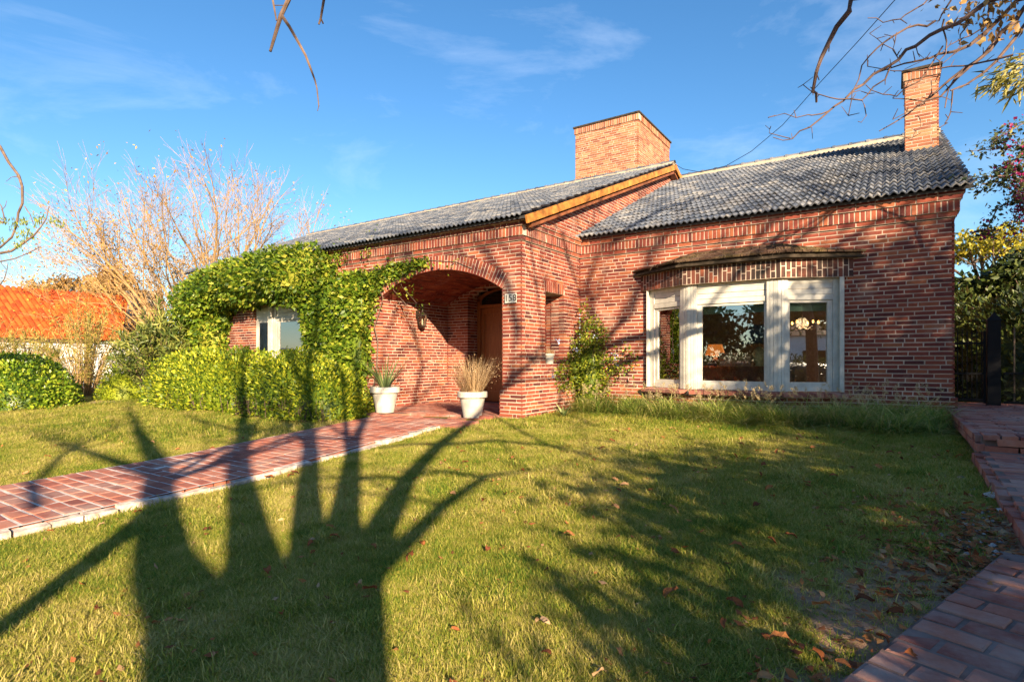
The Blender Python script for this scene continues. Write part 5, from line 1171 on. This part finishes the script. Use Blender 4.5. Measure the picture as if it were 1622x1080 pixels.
# the bough that hangs over the top of the picture
o0 = qa(.01, AC_, 3.13); hub = at(478, -230, 2.9)
b.tube([o0, o0.lerp(hub, .5)+Vector((0, 0, .9)), hub+Vector((0, 0, .25)), at(466, -90, 2.9), at(457, 0, 2.9), at(445, 25, 2.9), at(428, 82, 2.9)], [.06, .045, .026, .015, .012, .011, .007], 7)
b.tube([at(446, 25, 2.9), at(458, 42, 2.9), at(474, 70, 2.88), at(484, 88, 2.88), at(491, 106, 2.87), at(499, 128, 2.86), at(502, 140, 2.86), at(505, 168, 2.85), at(503, 176, 2.85)], [.009, .009, .0075, .0068, .006, .0045, .0035, .003, .0025], 6)
b.tube([hub, at(425, -40, 2.95), at(432, 0, 2.95), at(438, 33, 2.95)], [.014, .008, .006, .004], 6); b.tube([at(435, 9, 2.95), at(450, 9, 2.9)], .003, 4)
b.tube([hub+Vector((0, 0, .1)), at(520, -60, 2.9), at(513, 0, 2.9), at(508, 30, 2.9), at(505, 39, 2.9)], [.014, .010, .007, .006, .005], 6); b.tube([at(508, 29, 2.9), at(512, 38, 2.9)], .004, 4)
b.build('trunk', BARK, st)
# leaning bare tree just out of frame on the right, boughs across the upper right
rt = thing('bare_bough_tree', 'bare tree leaning in from the right, boughs crossing the chimney', 'tree', (4.6, 4.9, .2)); b = MB(); top = at(2050, -40, 4.0); base = Vector((4.6, 4.9, .2))
b.tube([base, base.lerp(top, .5)+Vector((.15, .1, 0)), top], [.17, .14, .11], 9)
def Z(x, y): return 1200+x/3.27, y/3.27
def bough(px, r0, r1, t0=4.4, t1=4.7, link_=True, buds=3):
    n = len(px); W = [at(*Z(*p), t0+(t1-t0)*i/max(1, n-1)) for i, p in enumerate(px)]
    rad = [r0+(r1-r0)*i/max(1, n-1) for i in range(n)]
    S_ = []; Rr = []
    for i in range(n-1):                          # a little crook in every length
        S_ += [W[i], W[i].lerp(W[i+1], .5)+Vector((rng.gauss(0, .012), rng.gauss(0, .012), rng.gauss(0, .012)))]; Rr += [rad[i], (rad[i]+rad[i+1])/2]
    S_.append(W[-1]); Rr.append(rad[-1])
    if link_: S_.insert(0, top.lerp(W[0], .55)+Vector((0, 0, .15))); S_.insert(0, top.lerp(W[0], .04)); Rr = [.07, max(r0*1.15, .03)]+Rr
    b.tube(S_, Rr, 7 if r0 > .008 else 5)
    for k in range(buds):
        i = rng.randrange(1, len(S_)); d = Vector((rng.gauss(0, 1), rng.gauss(0, 1), rng.gauss(.3, 1))).normalized(); b.tube([S_[i], S_[i]+d*rng.uniform(.03, .09)], [.004, .0025], 4)
bough([(1381, 40), (1300, 140), (1240, 210), (1170, 290), (1080, 350), (1000, 410), (900, 500), (780, 590), (630, 680)], .020, .004)
bough([(1345, 0), (1180, 170), (1100, 235), (1010, 270), (900, 300), (760, 330), (600, 385)], .017, .004, 4.3, 4.5)
bough([(1210, 0), (1110, 70), (960, 150), (820, 240), (730, 310), (600, 385), (500, 465), (400, 550), (270, 660), (180, 720), (80, 712)], .018, .003, 4.2, 4.6, buds=8)
bough([(485, -10), (410, 140), (330, 300), (285, 480), (305, 530)], .016, .006, 3.0, 3.2, True, 3)
bough([(880, 0), (830, 40), (740, 100), (650, 118), (570, 95)], .006, .003, 4.2, 4.3)
bough([(920, 110), (830, 130), (700, 190), (620, 250), (540, 340), (490, 480), (470, 600)], .009, .003, 4.3, 4.4, False, 6)
bough([(965, 100), (970, 180), (975, 280), (950, 370), (930, 400)], .007, .003, 4.3, 4.3, False); bough([(1000, -20), (965, 60), (940, 110)], .008, .005, 4.3, 4.3)
bough([(540, 520), (420, 515), (320, 490), (235, 440)], .006, .003, 4.4, 4.4, False, 4); bough([(370, 575), (280, 598), (200, 610), (55, 610)], .006, .0025, 4.5, 4.5, False)
bough([(690, 340), (600, 450), (540, 520), (563, 600), (520, 630)], .007, .0025, 4.4, 4.4, False); bough([(1325, 285), (1180, 320), (1000, 345), (800, 370), (570, 345)], .008, .003, 4.1, 4.5, False, 5)
bough([(1240, 215), (1120, 330), (950, 500), (860, 525), (700, 510)], .012, .003, 4.35, 4.5, False); bough([(1010, 470), (1000, 580), (970, 640), (930, 670)], .006, .003, 4.4, 4.4, False)
bough([(1060, 370), (990, 460), (970, 560)], .008, .004, 4.4, 4.4, False); bough([(1381, 130), (1250, 300), (1180, 370), (1080, 440), (1000, 470)], .014, .006, 4.6, 4.6, True)
bough([(960, 240), (840, 420), (720, 500), (650, 490), (560, 440)], .006, .003, 4.4, 4.4, False); bough([(900, 420), (860, 540), (700, 620)], .006, .003, 4.5, 4.5, False)
bough([(830, 600), (845, 660), (800, 715), (700, 700)], .004, .002, 4.5, 4.5, False); bough([(730, 310), (650, 230), (580, 175)], .004, .002, 4.4, 4.4, False); bough([(260, 660), (285, 720)], .004, .002, 4.5, 4.5, False, 0); bough([(170, 718), (60, 690), (40, 650)], .004, .002, 4.6, 4.6, False, 1)
bough([(820, 240), (870, 310), (760, 360)], .004, .002, 4.4, 4.4, False); bough([(720, 170), (700, 260), (740, 330)], .004, .002, 4.3, 4.3, False)
bough([(1090, 60), (1050, 180), (1050, 260), (960, 330)], .006, .003, 4.3, 4.3, False); bough([(1200, 20), (1190, 130), (1060, 200), (960, 270)], .007, .003, 4.3, 4.3, False)
b.build('trunk', TWIG, rt)
P = []
for (x, y, n) in ((1060, 20, 22), (1160, 60, 26), (1230, 40, 26), (1110, 110, 18), (1290, 20, 22), (1250, 130, 16), (1340, 150, 20), (1360, 90, 20), (1010, 40, 10), (1170, 130, 10)):
    c = np.array(at(*Z(x, y), 4.3)); P.append(c+nr.normal(size=(n, 3))*[.09, .09, .07])
P = np.concatenate(P); V, F, R = leaf_arrays(P, nr.normal(size=P.shape)*.5-[0, 0, .8], .055, .55); np_obj('leaves', V, F, L_RUST, rt, rnd=R)
# feathery branch entering at the left edge
lt = thing('feathery_tree', 'bare twisted boughs with a few feathery leaves entering at the left edge', 'tree', at(-420, 700, 9.0)); b = MB(); base = at(-420, 700, 9.0); base.z = 0; top = at(-330, 400, 9.0); b.tube([base, base.lerp(top, .5)+Vector((.1, 0, 0)), top], [.17, .14, .1], 8)
def lb_(px, r0, r1, lk=True):
    W = [at(x/4.5, 220+y/4.5, 9.0) for x, y in px]; n = len(W)
    if lk: W = [top.lerp(W[0], .03), top.lerp(W[0], .6)+Vector((0, 0, .25))]+W
    b.tube(W, ([.07, .035] if lk else [])+[r0+(r1-r0)*i/(n-1) for i in range(n)], 6)
lb_([(-80, -40), (0, 55), (60, 165), (135, 265), (158, 340), (160, 460), (130, 530), (120, 610), (85, 700), (0, 775), (-60, 800)], .022, .016)
lb_([(-80, 800), (0, 815), (80, 800), (165, 745), (240, 690), (290, 630), (330, 570), (350, 480)], .024, .006); lb_([(-60, 880), (0, 875), (100, 855), (200, 815), (288, 770)], .013, .006)
lb_([(175, 480), (215, 540), (240, 610)], .008, .006, False); lb_([(130, 265), (80, 275), (42, 305)], .007, .003, False); lb_([(-40, 560), (25, 600), (30, 560), (10, 480), (-20, 440)], .014, .006); lb_([(10, 510), (38, 480), (48, 440)], .007, .004, False)
lb_([(-40, 1050), (0, 1040), (30, 1000), (50, 935), (58, 880)], .010, .005); lb_([(50, 935), (10, 890), (5, 830)], .006, .004, False); b.build('trunk', BARK, lt)
P = []; D = []
for (x, y, dx, dy) in ((70, 590, 120, -10), (130, 590, 70, 10), (330, 590, 90, -20), (370, 590, 90, 30), (60, 640, 80, -30), (110, 690, 70, -20), (30, 700, -60, 60), (240, 620, 70, -70), (180, 640, 60, 60), (90, 740, 60, 40), (0, 580, 60, 10), (200, 690, -60, 60), (300, 590, -60, -40)):
    A, B = np.array(at(x/4.5, 220+y/4.5, 9.0)), np.array(at((x+dx)/4.5, 220+(y+dy)/4.5, 9.0+rng.uniform(-.1, .1))); f = np.linspace(.1, 1, 30)[:, None]
    P.append(A+(B-A)*f+nr.normal(size=(30, 3))*.006); D.append(nr.normal(size=(30, 3))*.3+[0, 0, 0]+np.where(np.arange(30)[:, None] % 2, 1, -1)*np.array([0, 0, 1.0])+(B-A)*.5)
V, F, R = leaf_arrays(np.concatenate(P), np.concatenate(D), .055, .32); np_obj('leaves', V, F, L_FERN, lt, rnd=R)
# dense evergreen on the right behind the lens: its crown shades the right half of the lawn and the bay window wall
AE = -4.5
et = thing('dense_tree', 'dense evergreen tree behind the viewpoint shading the right side of the lawn', 'tree', qa(5.2, AE, .2)); b = MB(); rg = random.Random(77); parts = []
trunk_top = qa(5.2, AE, 2.6); b.tube([qa(5.2, AE, -.2), qa(5.15, AE, 1.3), trunk_top], [.3, .25, .2], 9)
def crown_top(q): return float(np.interp(q, [.2, .6, 1.35, 1.6, 2.5, 2.8, 4, 5, 6, 7, 8, 9.6, 12], [1.9, 2.2, 2.7, 2.95, 3.6, 3.8, 3.75, 3.8, 4.8, 6.7, 7.4, 7.2, 6.6]))
cl = []
while len(cl) < 515:
    q, h = (rg.uniform(.3, 9.6), rg.uniform(1.3, 7.4)) if len(cl) < 385 else (rg.uniform(6.3, 9.9), rg.uniform(3.4, 7.4)) if len(cl) < 425 else (rg.uniform(9.2, 12.2), rg.uniform(3.0, 7.0)); ct_ = crown_top(q)
    if h > ct_-.25 or (q > 5 and h < 2.55): continue
    if 5.6 < q < 7.4 and 3.35 < h < 4.1 and rg.random() < .7: continue
    if h > 4.2 and q < 6 and rg.random() < .3: continue
    if q < 2.3 and h < 2.6 and rg.random() < .35: continue
    cl.append((q, h, AE+rg.uniform(-1.2, 1.2)))
for (q, h, a) in cl:
    hh = h+(AE-a)*.335; c = qa(q, a, hh); s = rg.uniform(.75, 1.2); k = int(95*s)
    P = np.array(c)+nr.normal(size=(k, 3))*.20*s; parts.append(leaf_arrays(P, nr.normal(size=(k, 3))-[0, 0, .4], .135, .42))
    if rg.random() < .5: mid = trunk_top.lerp(c, .55)+Vector((0, 0, .2)); b.tube([trunk_top, mid, c], [.06, .035, .01], 4, cap=False)
b.build('trunk', BARK, et); V, F, R = join(parts); np_obj('crown', V, F, L_TREE, et, rnd=R)
for (q, h0, q2, h2, r_) in ((4.4, 5.0, 6.2, 8.6, .05), (5.6, 6.0, 8.4, 9.0, .05), (6.5, 6.8, 10.2, 9.4, .045), (3.6, 4.4, 4.6, 7.6, .04), (7.4, 7.0, 11.0, 8.3, .05)):
    bb = MB(); tp = []; branch(bb, qa(q, AE, h0), qa(q2, AE, h2)-qa(q, AE, h0), 2.6, r_, 2, rg, tp, .4, .1, (2, 4), .7, 4); bb.build('limb', BARK, et)
    P = np.array([p[:] for p, d in tp]); P = np.repeat(P, 9, 0)+nr.normal(size=(len(P)*9, 3))*.16; V, F, R = leaf_arrays(P, nr.normal(size=P.shape), .12, .45); np_obj('sprays', V, F, L_TREE, et, rnd=R)

# ------------------------------------------------------------------ across the street (mirrored in the panes)
for (x, y, lab, sd) in ((-9.5, -11.5, 'dark street tree opposite the front walk, behind the viewpoint', 41), (-4.8, -13.5, 'middle dark street tree opposite the bay window, behind the viewpoint', 42), (1.0, -16.0, 'dark street tree opposite the right wing, behind the viewpoint', 43)):
    rg = random.Random(sd); leafy_tree('street_tree', lab, (x, y, -.7), 3.0, blobs_in(19, 3.0, 2.2, 1.6, 8.6, 1.2, rg), L_TREE, 8500, .34, .2)
wh = thing('white_house', 'low white house across the street behind the viewpoint', 'house', (27, -18, -.6)); U = Vector((.70, .71, 0)); Nn = Vector((-.71, .70, 0)); O = Vector((27, -18, -.7))
b = MB(); b.box(O-U*9, U*18, -Nn*6, Z3*3.9); b.build('wall', WHITE_WALL, wh)
b = MB(); b.add([O-U*9.4+Nn*.4+Z3*3.9, O+U*9.4+Nn*.4+Z3*3.9, O+U*9.4-Nn*3+Z3*5.0, O-U*9.4-Nn*3+Z3*5.0, O-U*9.4-Nn*6.4+Z3*3.9, O+U*9.4-Nn*6.4+Z3*3.9], [(0, 1, 2, 3), (3, 2, 5, 4), (0, 3, 4), (1, 5, 2)]); b.build('roof', OT, wh)
for s in (-5, 0, 4.5): b = MB(); b.box(O+U*s+Nn*.02+Z3*1.4, U*1.6, Nn*.06, Z3*1.3); b.build('window', DARK_GLASS, wh)
super_shrub('street_hedge', 'dark hedge before the white house, behind the viewpoint', 'hedge', (15.5, -6.5), (3.2, 3.2, 1.7), 5000, .12, L_TREE, .05)
super_shrub('street_hedge', 'tall dark hedge added under the street trees to darken the pane reflections, behind the viewpoint', 'hedge', (-6.5, -15.5), (11, 1.2, 2.3), 9000, .22, L_TREE, .05)  # added out of view; covers the bright horizon mirrored in the panes
rs = MB(); rs.quad([(-60, -11.5, -.68), (60, -11.5, -.68), (60, -5.5, -.48), (-60, -5.5, -.48)]); struct(rs.build('street', plain('asphalt', (.05, .05, .052), .9, .2, 20, .4, .1)), 'asphalt street behind the viewpoint')

# ------------------------------------------------------------------ lawn grass, fallen leaves, rubble
def on_lawn(X, Y):
    bd_ = -.2*np.maximum(0, Y-3.4)
    ok = ~((X > PX0-.03+bd_) & (X < PX1+.12+bd_) & (Y < 7.9)) & ~((X > .62) & (Y > 3.5)) & (Y < 10.4)
    ok &= ~((Y > 8.28) & (X < -5.36)) & ~((X < -5.86) & (X > -9.1) & (Y > 7.6)) & ~((X < -5.55) & (X > -9.1) & (Y > 6.85) & (Y < 7.6) & (X < -5.62)) & ~((X < -7.6) & (X > -9.1) & (Y > 7.2))
    e = (X-E0.x)*EN.x+(Y-E0.y)*EN.y; ok &= ~((e > -.03) & (((X-E0.x)*ED.x+(Y-E0.y)*ED.y) < 2.05))
    ok &= ~((Y > 9.35-.17*(X+4.6)) & (X > -4.9))
    return ok
def fbm(X, Y): return .5+.25*np.sin(X*1.9+1.3*np.sin(Y*1.1))*np.cos(Y*2.3+X*.4)+.15*np.sin(X*5.1+2)*np.sin(Y*4.3-X)+.1*np.sin(X*11+Y*7)
def tuft(seed, n, rad, h, w):
    P = nr.normal(size=(n, 3))*[rad, rad, 0]; a = nr.random(n)*6.28; el = .55+.95*nr.random(n)
    D = np.stack([np.cos(a)*np.cos(el), np.sin(a)*np.cos(el), np.sin(el)], 1)
    return blades(P, D, h, w, .5, 2)
tufts = bpy.data.collections.new('grass_tufts')
for s in range(6):
    V, F, R = tuft(s, 30, .026, .024+.005*(s % 3), .0026)
    o = np_obj('grass_tuft', V, F, BLADE, rnd=R); COL.objects.unlink(o); tufts.objects.link(o)
pts = []
def scatter(n, d0, d1, u0=-60, u1=1700):
    # even on the ground inside the view wedge between two depths
    d = np.sqrt(d0**2+(d1**2-d0**2)*nr.random(n)); k = (u0-CX)/FPX+((u1-u0)/FPX)*nr.random(n)
    X = (FW[0]+RT[0]*k)*d; Y = (FW[1]+RT[1]*k)*d; return X, Y
for (n, d0, d1, s) in ((52000, 1.9, 4.2, 1.0), (56000, 4.2, 8.5, 1.3), (30000, 8.5, 16, 2.0)):
    X, Y = scatter(n, d0, d1); ok = on_lawn(X, Y)
    bare = (X-.36*Y+1.1*fbm(X*1.2, Y*1.2)) > -1.02+.30*nr.random(len(X)); bare &= (X > -1.6)
    ok &= ~(bare & (nr.random(len(X)) < .93)); X, Y = X[ok], Y[ok]
    pts.append(np.stack([X, Y, gz(X, Y)+.012*np.sin(X*2.1+Y*.7)*np.cos(Y*1.7-X*.4)-.004, s*(.65+.5*fbm(X*.9, Y*.9)+.35*nr.random(len(X))+.9*(nr.random(len(X)) < .025)*nr.random(len(X))+.75*(fbm(X*2.3+5, Y*2.3) > .80)*(nr.random(len(X)) < .6))], 1))
pts = np.concatenate(pts)
X, Y = nr.uniform(-16, -2, 5000), nr.uniform(-5, 1.5, 5000); ok = on_lawn(X, Y); X, Y = X[ok], Y[ok]
pts = np.concatenate([pts, np.stack([X, Y, gz(X, Y), np.full(len(X), 1.8)], 1)])
me = bpy.data.meshes.new('lawn_grass'); me.vertices.add(len(pts)); me.vertices.foreach_set('co', pts[:, :3].astype(np.float32).ravel())
for nm, arr in (('scl', pts[:, 3]), ('rot', nr.random(len(pts))*6.28)):
    a_ = me.attributes.new(nm, 'FLOAT', 'POINT'); a_.data.foreach_set('value', arr.astype(np.float32))
a_ = me.attributes.new('pick', 'INT', 'POINT'); a_.data.foreach_set('value', nr.integers(0, 6, len(pts)).astype(np.int32))
me.update(); me.materials.append(BLADE)
lawn = link('lawn_grass', me); stuff(lawn); lawn['label'] = 'short mown grass of the front lawn'; lawn['category'] = 'grass'
ng = bpy.data.node_groups.new('grass_scatter', 'GeometryNodeTree')
ng.interface.new_socket('Geometry', in_out='INPUT', socket_type='NodeSocketGeometry'); ng.interface.new_socket('Geometry', in_out='OUTPUT', socket_type='NodeSocketGeometry')
gi = ng.nodes.new('NodeGroupInput'); go = ng.nodes.new('NodeGroupOutput'); ip = ng.nodes.new('GeometryNodeInstanceOnPoints'); ci = ng.nodes.new('GeometryNodeCollectionInfo')
ci.inputs['Collection'].default_value = tufts; ci.inputs['Separate Children'].default_value = True; ci.inputs['Reset Children'].default_value = True; ip.inputs['Pick Instance'].default_value = True
def nattr(nm, ty):
    n = ng.nodes.new('GeometryNodeInputNamedAttribute'); n.data_type = ty; n.inputs[0].default_value = nm; return n.outputs['Attribute']
cx_ = ng.nodes.new('ShaderNodeCombineXYZ'); ng.links.new(nattr('rot', 'FLOAT'), cx_.inputs[2])
for a_, b_ in ((gi.outputs[0], ip.inputs['Points']), (ci.outputs[0], ip.inputs['Instance']), (nattr('pick', 'INT'), ip.inputs['Instance Index']), (cx_.outputs[0], ip.inputs['Rotation']), (nattr('scl', 'FLOAT'), ip.inputs['Scale']), (ip.outputs[0], go.inputs[0])): ng.links.new(a_, b_)
md = lawn.modifiers.new('scatter', 'NODES'); md.node_group = ng
# fallen leaves: the larger ones singly, the rest as litter
def curl_leaf(seed):
    r = random.Random(seed); b = MB(); L, W = .062, .034; rows = 5; vs = []
    for i in range(rows):
        f = i/(rows-1); w = W*math.sin(math.pi*min(.97, f*.9+.06))**.8; z = .012*math.sin(f*3+r.random())+.008
        for j in (-1, 0, 1): vs.append(((f-.5)*L, j*w*.5, z+abs(j)*r.uniform(.004, .014)))
    b.add(vs, [(i*3+j, i*3+j+1, i*3+j+4, i*3+j+3) for i in range(rows-1) for j in range(2)]+[], .0)
    b.tube([(-.5*L, 0, .012), (-.72*L, .003, .006)], [.0012, .0008], 3)
    me = bpy.data.meshes.new('fallen_leaf'); me.from_pydata(b.V, [], b.F); me.materials.append(L_FALL); me.update(); return me
FL = [curl_leaf(s) for s in range(6)]
def leaf_field(n):
    X, Y = scatter(n*14, 1.9, 8.5); w = np.clip(.10+.55*np.clip((X+.3*0-.30*Y+2.0)/2.4, 0, 1)+.5*((X-.36*Y) > -1.3), 0, 1)*np.where(X > -4, 1, .35)
    e = ((X-E0.x)*EN.x+(Y-E0.y)*EN.y > 0) & (Y < 4.4); w = np.where(e, .06, w); w = np.where((X > .62) & (Y > 3.6), 0.0, w)
    k = (nr.random(len(X)) < w) & (Y < 8.2) & ~((X < PX1+.1) & (X > PX0)); return X[k][:n], Y[k][:n]
X, Y = leaf_field(170)
for x, y in zip(X, Y):
    o = bpy.data.objects.new('fallen_leaf', FL[rng.randrange(6)]); COL.objects.link(o); s = rng.uniform(.7, 1.35)
    o.location = (x, y, G(x, y)+.026); o.rotation_euler = (rng.gauss(0, .35), rng.gauss(0, .35), rng.uniform(0, 6.28)); o.scale = (s, s, s)
    tag(o, 'curled brown fallen leaf lying on the lawn', 'leaf', 'fallen leaves scattered on the lawn')
X, Y = leaf_field(1500); n = len(X); P = np.stack([X, Y, gz(X, Y)+.012+.014*nr.random(n)], 1)
m = 1700; q = nr.normal(size=m)*.55; r2 = nr.random(m); P2 = np.stack([.35-.25*r2+q*.5, 3.5+1.9*r2+q*.5, np.zeros(m)], 1); P2 = P2[(P2[:, 0] < .60) & (P2[:, 1] > 3.2)]; P2[:, 2] = gz(P2[:, 0], P2[:, 1])+.010+.016*nr.random(len(P2)); P = np.concatenate([P, P2]); n = len(P)
D = nr.normal(size=(n, 3))*[1, 1, .22]; V, F, R = leaf_arrays(P, D, .042, .55, Nn=np.tile([0, 0, 1.0], (n, 1))+nr.normal(size=(n, 3))*.35); lo_ = np_obj('leaf_litter', V, F, L_FALL, rnd=R); stuff(lo_); lo_['label'] = 'scattered small dead leaves on the grass and bare earth'; lo_['category'] = 'leaf litter'
# pebbles and mortar crumbs beside the kerb
pm = MB()
for i in range(150):
    f = rng.random(); x = .55-abs(rng.gauss(0, .16)); y = 3.9+2.3*f+rng.gauss(0, .1); s = rng.uniform(.006, .022); z = G(x, y)+.012
    vs = [Vector((x, y, z))+Vector((a*s*rng.uniform(.7, 1.3), b_*s*rng.uniform(.7, 1.3), c*s*rng.uniform(.4, .8))) for a, b_, c in ((1, 0, 0), (-1, 0, 0), (0, 1, 0), (0, -1, 0), (0, 0, 1), (0, 0, -1))]
    pm.add(vs, [(0, 2, 4), (2, 1, 4), (1, 3, 4), (3, 0, 4), (2, 0, 5), (1, 2, 5), (3, 1, 5), (0, 3, 5)], rng.random())
o = pm.build('rubble', pieces('pebble', [(0, (.16, .13, .12)), (.5, (.30, .26, .24)), (1, (.50, .46, .43))])); stuff(o); o['label'] = 'pale pebbles and mortar crumbs beside the right-hand kerb'; o['category'] = 'rubble'
for (u, v, t_, s, lab) in ((1592, 803, 4.15, .085, 'pale broken lump of mortar against the right-hand kerb'), (1602, 840, 3.85, .05, 'smaller pale mortar lump in the rubble near the kerb'), (78, 843, 4.35, .035, 'pale stone lying in the grass beside the front walk')):
    p = at(u, v, t_); p.z = G(p.x, p.y); mb = MB(); n, m = 10, 6; vs = []
    for i in range(m+1):
        a = -math.pi/2+math.pi*i/m
        for j in range(n): ta = 6.283*j/n; k = s*(1+.25*math.sin(3*ta+i)+rng.uniform(-.12, .12)); vs.append((p.x+k*1.5*math.cos(a)*math.cos(ta), p.y+k*math.cos(a)*math.sin(ta), p.z+.01+k*.42*math.sin(a)))
    mb.add(vs, [(i*n+j, i*n+(j+1) % n, (i+1)*n+(j+1) % n, (i+1)*n+j) for i in range(m) for j in range(n)]); tag(mb.build('stone', WHITEWASH, None, origin=p), lab, 'stone')
